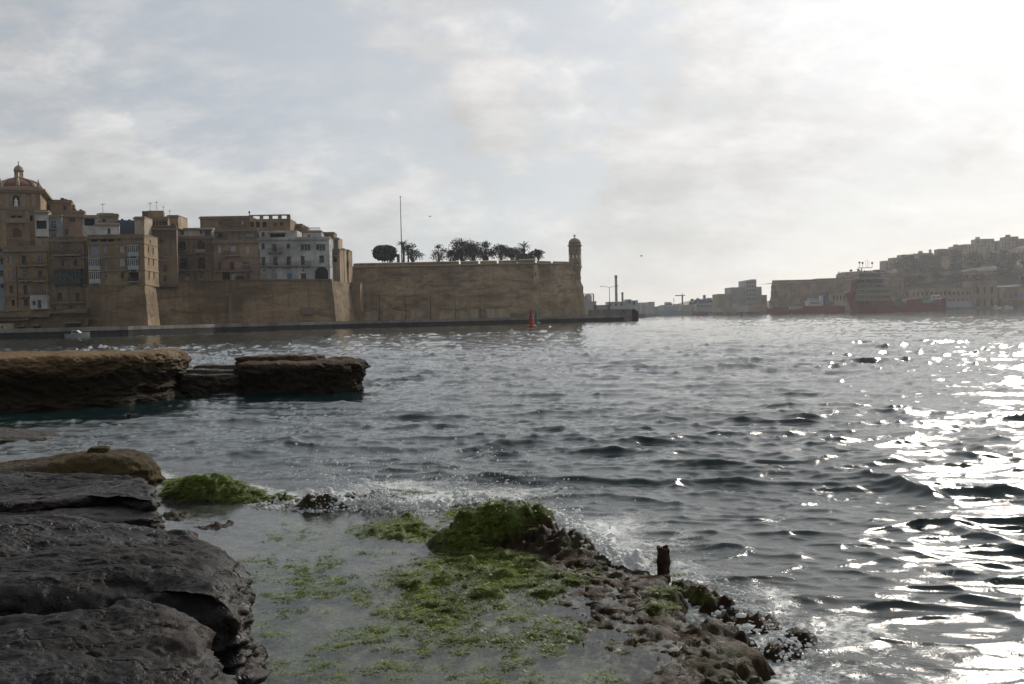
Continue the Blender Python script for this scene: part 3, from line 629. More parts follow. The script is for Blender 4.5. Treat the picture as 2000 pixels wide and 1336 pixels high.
# --- slabs of rock
def slab(name, label, outline, ztop, zbot, mat, seed, rnd=0.12, amp=0.05, flare=0.1, nT=520, nTop=110, nSide=60, strata=0.03, smoothn=6, fine=1.0, under=0.0, cat='rock', top_noise=1.0):
    P = np.array(outline); Q = np.vstack([P, P[:1]]); seg = np.hypot(*np.diff(Q, axis=0).T); cum = np.concatenate([[0], np.cumsum(seg)])
    s = np.linspace(0, cum[-1], nT, endpoint=False)
    B = np.stack([np.interp(s, cum, Q[:, 0]), np.interp(s, cum, Q[:, 1])], -1)
    for _ in range(smoothn): B = (np.roll(B, 2, 0)+np.roll(B, -2, 0)+B*2)/4
    cen = B.mean(0); out = B-cen; ln = np.hypot(*out.T)[:, None]; e = np.roll(B, -1, 0)-np.roll(B, 1, 0); nrm = np.stack([e[:, 1], -e[:, 0]], -1); nrm /= np.hypot(*nrm.T)[:, None]+1e-9
    if (nrm*out).sum() < 0: nrm = -nrm
    for _ in range(10): nrm = (np.roll(nrm, 1, 0)+np.roll(nrm, -1, 0)+nrm)/3
    rows = []; wt = []
    zt = lambda q: np.asarray(ztop(q[:, 0], q[:, 1])) if callable(ztop) else np.full(len(q), ztop)
    tt = np.linspace(0.0, 1, nTop)**0.75
    inner = B-nrm*rnd*0.9-cen
    for t in tt:
        q = cen+inner*t; rows.append(np.column_stack([q, zt(q)])); wt.append((1.0, 0.0, 0.0))
    nA = 14
    for k in range(1, nA+1):
        a = k/nA*math.pi/2
        q = B-nrm*rnd*(0.9-0.9*math.sin(a)); rows.append(np.column_stack([q, zt(q)-rnd*0.9*(1-math.cos(a))])); wt.append((math.cos(a), math.sin(a), 0.4*k/nA))
    for k in range(1, nSide+1):
        u = k/nSide; q = B+nrm*(flare*u-under*math.sin(math.pi*min(1, u*1.15))**2); z0 = zt(B)-rnd*0.9
        rows.append(np.column_stack([q, z0+(zbot-z0)*u])); wt.append((0.15, 1.0, 1.0))
    V = np.array(rows); wt = np.array(wt)
    x, y, z = V[..., 0], V[..., 1], V[..., 2]
    lo = fbm(x*0.9, y*0.9, z*1.2, 3, seed=seed); md = fbm(x*3.1, y*3.1, z*4.5, 4, 0.55, seed=seed+7); hi = fbm(x*13, y*13, z*16, 4, 0.6, seed=seed+13)
    bed = fbm(x*0.8, y*0.8, z*(9 if zbot > -0.5 else 4.5)+lo*1.6, 4, 0.6, seed=seed+19)
    bedtop = fbm(x*1.1, y*3.3, z*2, 4, 0.55, seed=seed+29)
    up = wt[:, 0][:, None]; sd_ = wt[:, 1][:, None]; dp = wt[:, 2][:, None]
    hsc = amp*(0.9*lo+0.35*md)+amp*0.09*fine*hi
    pitg = sstep(0.22, 0.62, fbm(x*5.5, y*7.5, z*3, 4, 0.55, seed=seed+37))
    V[..., 2] += up*top_noise*(hsc+amp*0.30*bedtop-amp*0.22*pitg)
    off = sd_*(amp*(0.9*lo+0.9*md)+amp*0.45*fine*hi)+dp*strata*bed
    V[..., 0] += nrm[None, :, 0]*off; V[..., 1] += nrm[None, :, 1]*off
    o = np_mesh(name, V.reshape(-1, 3), grid_faces(len(rows), nT, True)[:, ::-1], mat, origin=(cen[0], cen[1], zbot))
    return tag(o, label, cat)
ZA = 0.90
slab('rock', 'dark grey weathered rock slab filling the bottom left corner', G2([(-420, 1235), (0, 1196), (120, 1186), (230, 1170), (300, 1165), (360, 1176), (420, 1205), (455, 1262), (462, 1340), (470, 1500), (470, 1800), (-700, 1800)], ZA),
     ZA, -0.1, M['rock_grey'], 101, rnd=0.20, amp=0.06, flare=0.26, nT=900, nTop=190, nSide=90, strata=0.04, under=0.03, fine=1.2)
slab('rock', 'broad dark rock slab with a straight right edge above the green pool', G2([(-600, 1012), (0, 1006), (150, 1006), (300, 1004), (395, 1003), (440, 1018), (462, 1050), (468, 1090), (462, 1130), (400, 1136), (300, 1134), (150, 1140), (0, 1150), (-650, 1180)], ZA),
     lambda x, y: ZA-0.02+0.03*np.sin(x*1.3)-0.05*sstep(5.9, 5.0, y), -0.1, M['rock_grey'], 131, rnd=0.24, amp=0.055, flare=0.06, nT=900, nTop=180, nSide=80, strata=0.035, under=0.0, fine=1.2)
slab('rock', 'grey layered rock slab behind the broad one, with a notch at its end', G2([(-500, 916), (0, 919), (150, 918), (262, 922), (292, 938), (306, 962), (300, 982), (262, 975), (215, 968), (120, 975), (0, 985), (-500, 990)], 0.72),
     0.72, 0.0, M['rock_grey'], 161, rnd=0.08, amp=0.05, flare=0.08, nT=620, nTop=120, nSide=50, strata=0.05)
slab('rock', 'thin warm brown rock ledge between the two grey slabs on the left', G2([(-500, 985), (0, 982), (120, 974), (220, 978), (300, 990), (318, 1002), (280, 1012), (0, 1018), (-500, 1022)], 0.66),
     0.65, 0.0, M['rock_grey'], 171, rnd=0.07, amp=0.045, flare=0.06, nT=520, nTop=80, nSide=40, strata=0.04)
slab('rock', 'rounded yellowish brown rock ridge at the waterline on the left', [(-8.2, 12.9), (-6.3, 12.75), (-5.0, 12.8), (-4.75, 13.1), (-4.8, 13.5), (-5.4, 13.9), (-7, 14.0), (-8.3, 13.9)],
     lambda x, y: 0.31+0.19*np.exp(-((x+5.4)/0.75)**2)+0.05*np.exp(-((x+6.5)/0.8)**2), -0.4, M['rock_brown'], 181, rnd=0.22, amp=0.05, flare=0.10, nT=420, nTop=70, nSide=40)
slab('boulder', 'small boulder sitting on top of the yellowish brown ridge', [(-5.66, 13.12), (-5.5, 13.08), (-5.38, 13.16), (-5.4, 13.3), (-5.55, 13.36), (-5.68, 13.26)], 0.60, 0.38, M['rock_brown'], 191, rnd=0.06, amp=0.02, nT=120, nTop=24, nSide=20, flare=0.02)
slab('rock', 'long flat ochre rock platform rising from the water on the left', [(-24, 23.8), (-17, 24.6), (-13.4, 25.4), (-11.6, 26.5), (-10.5, 27.8), (-10.05, 29.2), (-10.2, 31.4), (-11.4, 33.2), (-15, 34), (-24, 34)],
     lambda x, y: 1.43-0.01*(y-27), -0.6, M['rock_ochre'], 201, rnd=0.26, amp=0.085, flare=0.25, nT=900, nTop=80, nSide=90, strata=0.10, under=0.30, fine=1.2, top_noise=0.6)
slab('rock', 'ochre rock block at the seaward end of the platform', [(-8.35, 29.8), (-7.4, 29.6), (-6.2, 29.5), (-5.1, 29.7), (-4.65, 30.3), (-4.6, 31.2), (-4.9, 32.4), (-6.4, 33), (-8.3, 33)],
     lambda x, y: 0.98-0.012*(x+6.5), -0.6, M['rock_ochre'], 221, rnd=0.2, amp=0.075, flare=0.05, nT=620, nTop=70, nSide=80, strata=0.11, under=0.25)
slab('rock', 'thin pale rock layer lying on top of the seaward block', [(-8.75, 31.2), (-7, 31.0), (-6.2, 31.3), (-6.0, 32.2), (-7.2, 32.9), (-8.6, 32.8)], 1.12, 0.8, M['rock_ochre'], 231, rnd=0.06, amp=0.05, flare=0.02, nT=300, nTop=40, nSide=24)
slab('rock', 'low wet dark ledge linking the platform and the seaward block', [(-10.2, 30.4), (-8.3, 30.3), (-8.2, 32.5), (-10.2, 32.6)], lambda x, y: 0.62+0.10*np.floor((y-30.3)/0.8), -0.6, M['rock_wet'], 241, rnd=0.08, amp=0.05, flare=0.05, nT=340, nTop=60, nSide=50, strata=0.12)
slab('rock', 'low reef barely breaking the water in front of the ochre platform', G2([(-300, 842), (0, 836), (90, 840), (125, 850), (80, 858), (0, 862), (-300, 868)], 0.03), 0.045, -0.4, M['rock_wet'], 251, rnd=0.08, amp=0.05, flare=0.25, nT=300, nTop=60, nSide=20)

# --- iron stumps
def stump(label, px, py, z, h, r, seed, cat='post'):
    c = G(px, py, z); rg = np.random.default_rng(seed); n, m = 40, 34
    th = np.linspace(0, 2*math.pi, n, endpoint=False); rows = []
    for k in range(m):
        u = k/(m-1)
        if u < 0.72: rr_, zq = r*(1.06-0.22*u+0.10*math.exp(-((u-0.5)/0.07)**2)), -0.15+(h+0.15)*u/0.72
        elif u < 0.84: rr_, zq = r*(0.9-1.8*(u-0.72)), h
        else: rr_, zq = r*0.66, h-0.5*h*(u-0.84)/0.16
        x, y = rr_*np.cos(th), rr_*np.sin(th)
        nn = 1+0.22*fbm(np.cos(th)*1.8+seed, np.sin(th)*1.8, zq*9, 4, 0.6, seed=seed)
        rows.append(np.stack([c[0]+x*nn, c[1]+y*nn, c[2]+zq+(0.016 if u > 0.6 else 0.0)*fbm(np.cos(th)*2.5, np.sin(th)*2.5, 0, 3, seed=seed+3)], -1))
    o = np_mesh('iron_stump', np.array(rows).reshape(-1, 3), grid_faces(m, n, True), M['rust'], origin=tuple(c))
    return tag(o, label, cat)
stump('rusted iron post stump standing beside the brown reef', 1296, 1118, 0.09, 0.205, 0.052, 5)
stump('tiny dark post stump sticking out of the water before the platform', 253, 822, 0.0, 0.16, 0.05, 9)
# ================================================================== THE TOWN ACROSS THE CREEK
rnd_ = random.Random(11)
class Fac:
    """a vertical facade plane through the point at (px, depth Y), turned t degrees about the vertical"""
    def __init__(s, px0, px1, pyT, pyB, Y, t=0.0, zB=None, zT=None):
        mid = (px0+px1)/2; o = W(px0, (pyT+pyB)/2, Y); s.o = np.array([o[0], o[1]])
        s.u = np.array([math.cos(R(t)), math.sin(R(t))]); s.n = np.array([math.sin(R(t)), -math.cos(R(t))])
        s.w = s.sz(px1, (pyT+pyB)/2)[0]
        s.z1 = s.sz(mid, pyT)[1] if zT is None else zT; s.z0 = s.sz(mid, pyB)[1] if zB is None else zB
    def sz(s, px, py):
        d = ray(px, py); dd = d[:2]@s.n; k = ((s.o-CAMP[:2])@s.n)/dd; p = CAMP+d*k
        return float((p[:2]-s.o)@s.u), float(p[2])
    def P(s, a, z, out=0.0):
        q = s.o+s.u*a+s.n*out; return (q[0], q[1], z)
    def rect(s, x0, y0, x1, y1):
        c = s.sz((x0+x1)/2, (y0+y1)/2); e = s.sz((x0+x1)/2+1, (y0+y1)/2); m = abs(e[0]-c[0]); m2 = abs(s.sz((x0+x1)/2, (y0+y1)/2+1)[1]-c[1])
        w, h = (x1-x0)*m/2, (y1-y0)*m2/2
        return c[0]-w, c[1]-h, c[0]+w, c[1]+h
    def bar(s, mb, a0, a1, z0, z1, o0, o1):
        """box on the facade: along a0..a1, height z0..z1, from o0 to o1 outward"""
        mb.hexa([s.P(a0, z0, o1), s.P(a1, z0, o1), s.P(a1, z0, o0), s.P(a0, z0, o0)], [s.P(a0, z1, o1), s.P(a1, z1, o1), s.P(a1, z1, o0), s.P(a0, z1, o0)])
FRAME = {'w': 'white_paint', 'd': 'brown_paint', 'k': 'trim_dark', 'g': 'green_paint'}
SOLID = {'s': ('shutter', 'white_paint'), 'S': ('shutter', 'grey_paint'), 'b': ('door', 'blue_paint'), 'r': ('door', 'red_paint'), 'B': ('door', 'brown_paint'), 'G': ('door', 'grey_paint')}
def wall_holes(f, mb, rects, depth, arch=(), closed=True, back=None):
    us = sorted({0.0, f.w, *[q for r in rects for q in (r[0], r[2])]}); zs = sorted({f.z0, f.z1, *[q for r in rects for q in (r[1], r[3])]})
    us = [q for q in us if -1e-6 <= q <= f.w+1e-6]; zs = [q for q in zs if f.z0-1e-6 <= q <= f.z1+1e-6]
    for i in range(len(us)-1):
        for j in range(len(zs)-1):
            a, b = (us[i]+us[i+1])/2, (zs[j]+zs[j+1])/2
            if any(r[0] < a < r[2] and r[1] < b < r[3] for r in rects): continue
            mb.face(f.P(us[i], zs[j]), f.P(us[i+1], zs[j]), f.P(us[i+1], zs[j+1]), f.P(us[i], zs[j+1]))
    for k, r in enumerate(rects):
        a0, b0_, a1, b1 = r; q = -0.45
        mb.face(f.P(a0, b0_), f.P(a0, b0_, q), f.P(a0, b1, q), f.P(a0, b1)); mb.face(f.P(a1, b0_), f.P(a1, b1), f.P(a1, b1, q), f.P(a1, b0_, q))
        mb.face(f.P(a0, b0_), f.P(a1, b0_), f.P(a1, b0_, q), f.P(a0, b0_, q)); mb.face(f.P(a0, b1), f.P(a0, b1, q), f.P(a1, b1, q), f.P(a1, b1))
        if k in arch:
            c = (a0+a1)/2; rr_ = (a1-a0)/2; zc = b1-rr_*0.9; n = 10
            for s_ in range(n):
                t0, t1 = math.pi*s_/n, math.pi*(s_+1)/n
                p0 = (c-rr_*math.cos(t0), zc+rr_*0.9*math.sin(t0)); p1 = (c-rr_*math.cos(t1), zc+rr_*0.9*math.sin(t1))
                mb.face(f.P(p0[0], p0[1], -0.02), f.P(p1[0], p1[1], -0.02), f.P(p1[0], b1, -0.02), f.P(p0[0], b1, -0.02))
                mb.face(f.P(p0[0], p0[1], -0.02), f.P(p0[0], p0[1], -0.4), f.P(p1[0], p1[1], -0.4), f.P(p1[0], p1[1], -0.02))
    if closed:
        D = -depth
        mb.face(f.P(0, f.z0, D), f.P(0, f.z0), f.P(0, f.z1), f.P(0, f.z1, D)); 
        if closed != 'left': mb.face(f.P(f.w, f.z0), f.P(f.w, f.z0, D), f.P(f.w, f.z1, D), f.P(f.w, f.z1))
        mb.face(f.P(f.w, f.z0, D), f.P(0, f.z0, D), f.P(0, f.z1, D), f.P(f.w, f.z1, D))
def opening(f, root, r, st, sill=True):
    """window, door or shutter set back in its opening"""
    a0, z0, a1, z1 = r; k = st[-1]; g = 0.02
    if k in SOLID:
        nm, mt = SOLID[k]; mb = MB(); f.bar(mb, a0+g, a1-g, z0+g, z1-g, -0.30, -0.22)
        n = max(2, int((z1-z0)/0.35))
        for i in range(n):
            zz0 = z0+g+(z1-z0-2*g)*(i+0.15)/n; f.bar(mb, a0+0.1, a1-0.1, zz0, zz0+(z1-z0)/n*0.55, -0.219, -0.185)
        o = mb.build(nm, M[mt], root); return o
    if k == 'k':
        mb = MB(); f.bar(mb, a0+g, a1-g, z0+g, z1-g, -0.44, -0.40); return mb.build('recess', M['dark'], root)  # flat back panel, the unlit depth of the opening painted dark
    fm = FRAME[k]; b = min(0.11, (a1-a0)*0.12); mb = MB()
    f.bar(mb, a0+g, a0+b, z0+g, z1-g, -0.30, -0.20); f.bar(mb, a1-b, a1-g, z0+g, z1-g, -0.30, -0.20)
    f.bar(mb, a0+b, a1-b, z0+g, z0+b, -0.30, -0.205); f.bar(mb, a0+b, a1-b, z1-b, z1-g, -0.30, -0.205)
    nm_ = 1 if (a1-a0) < 1.9 else 3
    for i in range(nm_):
        c = a0+(a1-a0)*(i+1)/(nm_+1); f.bar(mb, c-b*0.4, c+b*0.4, z0+b, z1-b, -0.30, -0.215)
    zt = z0+(z1-z0)*0.66; f.bar(mb, a0+b, a1-b, zt-b*0.35, zt+b*0.35, -0.30, -0.22)
    o = mb.build('window', M[fm], root)
    mb = MB(); f.bar(mb, a0+g, a1-g, z0+g, z1-g, -0.34, -0.305); mb.build('pane', M['glass'], o)
    if sill:
        mb = MB(); f.bar(mb, a0-0.12, a1+0.12, z0-0.16, z0-0.01, 0.0, 0.14); mb.build('sill', M['trim'], o)
    return o
def balcony(f, root, x0, y0, x1, y1, mat='trim', rail='iron', out=0.9, solid=False):
    a0, z0, a1, z1 = f.rect(x0, y0, x1, y1); t = min(0.3, (z1-z0)*0.3); mb = MB()
    f.bar(mb, a0, a1, z0, z0+t, 0.0, out)
    n = max(2, int((a1-a0)/1.4))
    for i in range(n):
        c = a0+(a1-a0)*(i+0.5)/n; mb.hexa([f.P(c-0.12, z0-0.5, 0), f.P(c+0.12, z0-0.5, 0), f.P(c+0.12, z0-0.45, 0.1), f.P(c-0.12, z0-0.45, 0.1)][::-1], [f.P(c-0.12, z0-0.003, 0), f.P(c+0.12, z0-0.003, 0), f.P(c+0.12, z0-0.003, out*0.8), f.P(c-0.12, z0-0.003, out*0.8)][::-1])
    o = mb.build('balcony', M[mat], root); mb = MB()
    if solid:
        f.bar(mb, a0, a1, z0+t, z1, out-0.12, out-0.02)
    else:
        f.bar(mb, a0, a1, z1-0.06, z1, out-0.09, out-0.02)
        m = max(4, int((a1-a0)/0.22))
        for i in range(m+1):
            c = a0+0.02+(a1-a0-0.04)*i/m; f.bar(mb, c-0.025, c+0.025, z0+t, z1-0.06, out-0.08, out-0.03)
        for c in (a0+0.03, a1-0.03): f.bar(mb, c-0.03, c+0.03, z1-0.06, z1, 0.0, out-0.09)
    mb.build('railing', M[rail], o); return o
def gallery(f, root, x0, y0, x1, y1, paint='white_paint', out=0.95, n=4, glass='glass', low=0.36):
    """closed timber balcony with a row of casements"""
    a0, z0, a1, z1 = f.rect(x0, y0, x1, y1); zm = z0+(z1-z0)*low; mb = MB()
    f.bar(mb, a0, a1, z0, zm, 0.0, out); f.bar(mb, a0-0.1, a1+0.1, z1-0.22, z1, 0.0, out+0.1)
    for i in range(n+1):
        c = a0+(a1-a0)*i/n; b = 0.09; f.bar(mb, max(a0, c-b), min(a1, c+b), zm, z1-0.22, out-0.16, out-0.01)
    f.bar(mb, a0+0.002, a1-0.002, zm+(z1-zm)*0.62, zm+(z1-zm)*0.62+0.09, out-0.16, out-0.03)
    for c in (a0+0.3, a1-0.3): f.bar(mb, c-0.12, c+0.12, z0-0.45, z0-0.003, 0.0, out*0.5)
    for i in range(n):      # panels of the apron
        c0, c1 = a0+(a1-a0)*(i+0.15)/n, a0+(a1-a0)*(i+0.85)/n; f.bar(mb, c0, c1, z0+(zm-z0)*0.2, z0+(zm-z0)*0.8, out, out+0.03)
    o = mb.build('closed_balcony', M[paint], root)
    for i in range(n):
        mb = MB(); f.bar(mb, a0+(a1-a0)*i/n+0.1, a0+(a1-a0)*(i+1)/n-0.1, zm+0.01, z1-0.23, out-0.14, out-0.11); mb.build('pane', M[glass], o)
    return o
def house(name, label, px0, px1, pyT, pyB, Y, t, depth, mat, ops=(), courses=(), cornice=True, parapet=0.8, side=(), zB=None, cat='building', trim='trim'):
    if t == 3 and px1 < 270: t = 20      # the upper town faces round towards the creek mouth
    f = Fac(px0, px1, pyT, pyB, Y, t, zB=zB)
    root = thing(name, label, cat, f.P(f.w/2, f.z0, -depth/2))
    rects, arch, sts = [], [], []
    for o in ops:
        r = list(f.rect(*o[:4])); r[0] = max(0.15, r[0]); r[2] = min(f.w-0.15, r[2]); r[1] = max(f.z0+0.01, r[1]); r[3] = min(f.z1-0.2, r[3])
        if r[2]-r[0] < 0.2 or r[3]-r[1] < 0.2: continue
        if 'a' in o[4]: arch.append(len(rects))
        rects.append(tuple(r)); sts.append(o[4])
    mb = MB(); wall_holes(f, mb, rects, depth, arch, closed='left' if side else True)
    sf = None
    if side:
        sf = Fac(0, 1, 0, 1, 1); sf.o = np.array(f.P(f.w, 0)[:2]); sf.u = -f.n; sf.n = f.u; sf.w = depth; sf.z0, sf.z1 = f.z0, f.z1
        srects = []
        for fr, y0, y1, wd, st in side:   # fraction along the side wall, heights as fraction of the wall
            srects.append((depth*fr-wd/2, f.z0+(f.z1-f.z0)*y0, depth*fr+wd/2, f.z0+(f.z1-f.z0)*y1))
        wall_holes(sf, mb, srects, 0, (), closed=False)
    mb.build('wall', M[mat], root)
    mb = MB(); zr = f.z1-parapet
    mb.face(f.P(0.0, zr, 0), f.P(f.w, zr, 0), f.P(f.w, zr, -depth), f.P(0, zr, -depth)); mb.build('roof', M['concrete'], root)
    if cornice:
        mb = MB(); f.bar(mb, -0.25, f.w+0.25, f.z1-parapet-0.35, f.z1-parapet-0.05, 0.0, 0.35); f.bar(mb, -0.35, f.w+0.35, f.z1-parapet-0.05, f.z1-parapet+0.12, 0.0, 0.48)
        f.bar(mb, -0.08, f.w+0.08, f.z1, f.z1+0.14, -0.35, 0.10)
        f.bar(mb, f.w-0.25, f.w+0.10, f.z1+0.003, f.z1+0.143, -depth, -0.353)
        mb.build('cornice', M[trim], root)
    for py in courses:
        z = f.sz((px0+px1)/2, py)[1]; mb = MB(); f.bar(mb, -0.05, f.w+0.12, z-0.12, z+0.12, 0.0, 0.16)
        if side: mb.hexa([f.P(f.w, z-0.12, 0.0), f.P(f.w+0.12, z-0.12, 0.0), f.P(f.w+0.12, z-0.12, -depth), f.P(f.w, z-0.12, -depth)], [f.P(f.w, z+0.12, 0), f.P(f.w+0.12, z+0.12, 0), f.P(f.w+0.12, z+0.12, -depth), f.P(f.w, z+0.12, -depth)])
        mb.build('string_course', M[trim], root)
    for r, st in zip(rects, sts): opening(f, root, r, st, sill=st[-1] in 'wdg')
    if side:
        for r, st in zip(srects, [q[4] for q in side]): opening(sf, root, r, st)
    f.root = root; f.depth = depth
    return f
def roof_box(f, name, x0, y0, x1, y1, out, dep, mat):
    a0, z0, a1, z1 = f.rect(x0, y0, x1, y1); mb = MB(); f.bar(mb, a0, a1, z0, z1, out-dep, out); return mb.build(name, M[mat], f.root)
def pipe(f, px, py0, py1, r=0.09):
    a, z0 = f.sz(px, py1); _, z1 = f.sz(px, py0); mb = MB(); mb.tube([f.P(a, z0, 0.14), f.P(a+0.1, (z0+z1)/2, 0.14), f.P(a, z1, 0.14)], r, 6); mb.build('drainpipe', M['brown_paint'], f.root)

# ---- quay
QW = [(-420, 190), (-100, 197), (0, 199), (250, 217), (420, 248), (650, 283), (850, 300), (1037, 312), (1150, 330), (1243, 352)]
QP = [(float(W(p, 640, d)[0]), float(d)) for p, d in QW]
def strip_faces(mb, top, bot):
    for i in range(len(top)-1): mb.face(bot[i], bot[i+1], top[i+1], top[i])
q_root = thing('quay', 'long low stone quay with a dark wet face below the town', 'quay', (QP[4][0], QP[4][1]+6, 0))
ztop = 1.75
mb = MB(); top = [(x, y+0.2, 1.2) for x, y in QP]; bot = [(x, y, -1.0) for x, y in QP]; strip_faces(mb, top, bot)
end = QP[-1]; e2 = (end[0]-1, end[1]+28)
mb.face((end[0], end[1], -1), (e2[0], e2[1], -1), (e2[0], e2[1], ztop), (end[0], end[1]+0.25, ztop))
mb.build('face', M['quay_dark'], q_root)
mb = MB()
for i in range(len(QP)-1):
    (xa, ya), (xb, yb) = QP[i], QP[i+1]
    mb.hexa([(xa, ya-0.05, 1.2), (xb, yb-0.05, 1.2), (xb, yb+0.9, 1.2), (xa, ya+0.9, 1.2)], [(xa, ya-0.05, ztop+0.30), (xb, yb-0.05, ztop+0.30), (xb, yb+0.9, ztop+0.30), (xa, ya+0.9, ztop+0.30)])
mb.build('coping', M['concrete'], q_root)
mb = MB(); back = [(-260, 420), (40, 420), (e2[0], e2[1])]
for i in range(len(QP)-1):
    (xa, ya), (xb, yb) = QP[i], QP[i+1]; mb.face((xa, ya+0.25, ztop), (xb, yb+0.25, ztop), (xb-2, 430 if i < 7 else yb+28, ztop+0.9 if i < 7 else ztop), (xa-2 if i else -330, 430 if i < 8 else ya+28, ztop+0.9 if i < 8 else ztop))
gr = mb.build('promenade', M['asphalt']); tag(gr, kind='structure')

# low parapet walls along the promenade at the bastion foot, in lengths with gaps
for px0, px1 in ((664, 738), (748, 792), (802, 848), (858, 888), (898, 934), (950, 996), (1046, 1078), (1096, 1130)):
    a = W(px0, 608, 316); b = W(px1, 606, 318); z0 = 2.2; z1 = zz((px0+px1)/2, 606-0.022*((px0+px1)/2-900), 317)
    mb = MB(); mb.box(a[0], b[0], 316, 316.7, z0-0.4, z1); mb.box(a[0]-0.1, b[0]+0.1, 315.9, 316.8, z1+0.003, z1+0.22)
    o = mb.build('parapet_wall', M['lime_pale'], None, (float((a[0]+b[0])/2), 316.3, z0-0.4))
    tag(o, 'low stone parapet wall on the promenade at the foot of the bastion', 'wall', 'promenade parapet lengths')
# concrete mole at the end of the quay
mr = thing('mole', 'grey concrete mole head at the end of the quay', 'pier', (xx(1200, 352), 356, 0))
mb = MB(); xa, xb = xx(1157, 346), xx(1243, 346); zt = zz(1200, 604, 346)
for i in range(7):
    u0, u1 = i/7, (i+1)/7; mb = MB()
    mb.hexa([(xa+(xb-xa)*u0+0.05, 346, -1), (xa+(xb-xa)*u1-0.05, 346, -1), (xa+(xb-xa)*u1-0.05, 366, -1), (xa+(xb-xa)*u0+0.05, 366, -1)],
            [(xa+(xb-xa)*u0+0.05, 346+0.4, zt-0.15*(i > 5)), (xa+(xb-xa)*u1-0.05, 346.4, zt-0.2*(i > 5)), (xa+(xb-xa)*u1-0.05, 366, zt), (xa+(xb-xa)*u0+0.05, 366, zt)]); mb.build('block', M['concrete'], mr)
for i in range(5):
    px = 1245-3*i; mb = MB(); x = xx(1236+2.4*i, 345); mb.tube([(x, 345.2, -0.8), (x, 345.2, zt+0.1-0.25*i)], 0.22, 8); mb.build('fender', M['quay_dark'], mr)

# ---- battered rampart builder: polyline top, base pushed outward
def rampart(mb, top, zt, zb, batter, nz=14, seg=2.0, amp=0.10, seed=0, nrm_fix=None):
    P = np.array(top, float); pts = []
    for i in range(len(P)-1):
        n = max(1, int(np.hypot(*(P[i+1]-P[i]))/seg))
        for k in range(n): pts.append(P[i]+(P[i+1]-P[i])*k/n)
    pts.append(P[-1]); pts = np.array(pts)
    e = np.diff(pts, axis=0); e /= np.hypot(*e.T)[:, None]; ea = np.vstack([e[:1], e]); eb = np.vstack([e, e[-1:]])
    na = np.stack([ea[:, 1], -ea[:, 0]], -1); nbb = np.stack([eb[:, 1], -eb[:, 0]], -1); nr = na+nbb; nr /= np.maximum((nr*na).sum(1), 0.4)[:, None]   # mitred corners
    z1 = np.interp(np.linspace(0, 1, len(pts)), np.linspace(0, 1, len(zt)), zt) if hasattr(zt, '__len__') else np.full(len(pts), zt)
    base = len(mb.v)
    for j in range(nz+1):
        u = j/nz; z = z1+(zb-z1)*u
        d = amp*fbm(pts[:, 0]*0.35, pts[:, 1]*0.35, z*0.5, 4, seed=seed)*(1 if 0 < j < nz else 0.3)
        q = pts+nr*(batter*(z1-z)+d)[:, None]
        mb.v += [(float(a), float(b), float(c)) for (a, b), c in zip(q, z)]
    n = len(pts)
    for j in range(nz):
        for i in range(n-1): mb.f.append((base+(j+1)*n+i, base+(j+1)*n+i+1, base+j*n+i+1, base+j*n+i))
    return pts, nr, z1

# curtain wall under the middle houses
YA, YB = 270.0, 288.0
ca, cb = W(300, 552, YA), W(648, 546, YB); zc = zz(480, 549, 279)
croot = thing('curtain_wall', 'long ochre rampart carrying the middle row of houses', 'wall', ((ca[0]+cb[0])/2, 282, 1.9))
cc = W(692, 548, 318)
mb = MB(); rampart(mb, [(ca[0], ca[1]), (cb[0], cb[1]), (cc[0], cc[1])], zc, 1.7, 0.10, 16, 1.6, 0.14, 3)
mb.face((ca[0], ca[1], zc), (cb[0], cb[1], zc), (cc[0], cc[1], zc), (cc[0], 360, zc), (ca[0], 360, zc))
mb.build('wall', M['rampart'], croot, smooth=False)
mb = MB()
d_ = np.array([cb[0]-ca[0], cb[1]-ca[1]]); d_ /= np.hypot(*d_); nn = np.array([d_[1], -d_[0]])
def cw(px, py, out=0.0):   # point on the curtain wall face
    d = ray(px, py); k = ((ca[:2]-CAMP[:2])@nn)/(d[:2]@nn); p = CAMP+d*k; return p
mb.hexa([(ca[0], ca[1]-0.3, zc), (cb[0], cb[1]-0.3, zc), (cb[0], cb[1]+0.5, zc), (ca[0], ca[1]+0.5, zc)], [(ca[0], ca[1]-0.3, zc+0.45), (cb[0], cb[1]-0.3, zc+0.45), (cb[0], cb[1]+0.5, zc+0.45), (ca[0], ca[1]+0.5, zc+0.45)])
mb.build('coping', M['lime_dark'], croot)
# buttress strip stained dark, and quoin at the corner
p = cw(457, 590); zb_ = 1.8; mb = MB()
mb.hexa([(p[0]-1.1, p[1]-2.6, zb_), (p[0]+1.1, p[1]-2.6, zb_), (p[0]+1.1, p[1]+0.6, zb_), (p[0]-1.1, p[1]+0.6, zb_)], [(p[0]-0.8, p[1]-0.35, zc-0.02), (p[0]+0.8, p[1]-0.35, zc-0.02), (p[0]+0.8, p[1]+0.6, zc-0.02), (p[0]-0.8, p[1]+0.6, zc-0.02)])
mb.build('buttress', M['lime_dark'], croot)
p = cw(603, 606); mb = MB(); mb.hexa([(p[0]-1.6, p[1]-2.3, p[2]-1.2), (p[0]+1.6, p[1]-1.9, p[2]-1.2), (p[0]+1.6, p[1], p[2]-1.2), (p[0]-1.6, p[1], p[2]-1.2)], [(p[0]-1.6, p[1]-1.95, p[2]+0.8), (p[0]+1.6, p[1]-1.6, p[2]+0.8), (p[0]+1.6, p[1], p[2]+0.8), (p[0]-1.6, p[1], p[2]+0.8)]); mb.build('blocked_door', M['trim_dark'], croot)

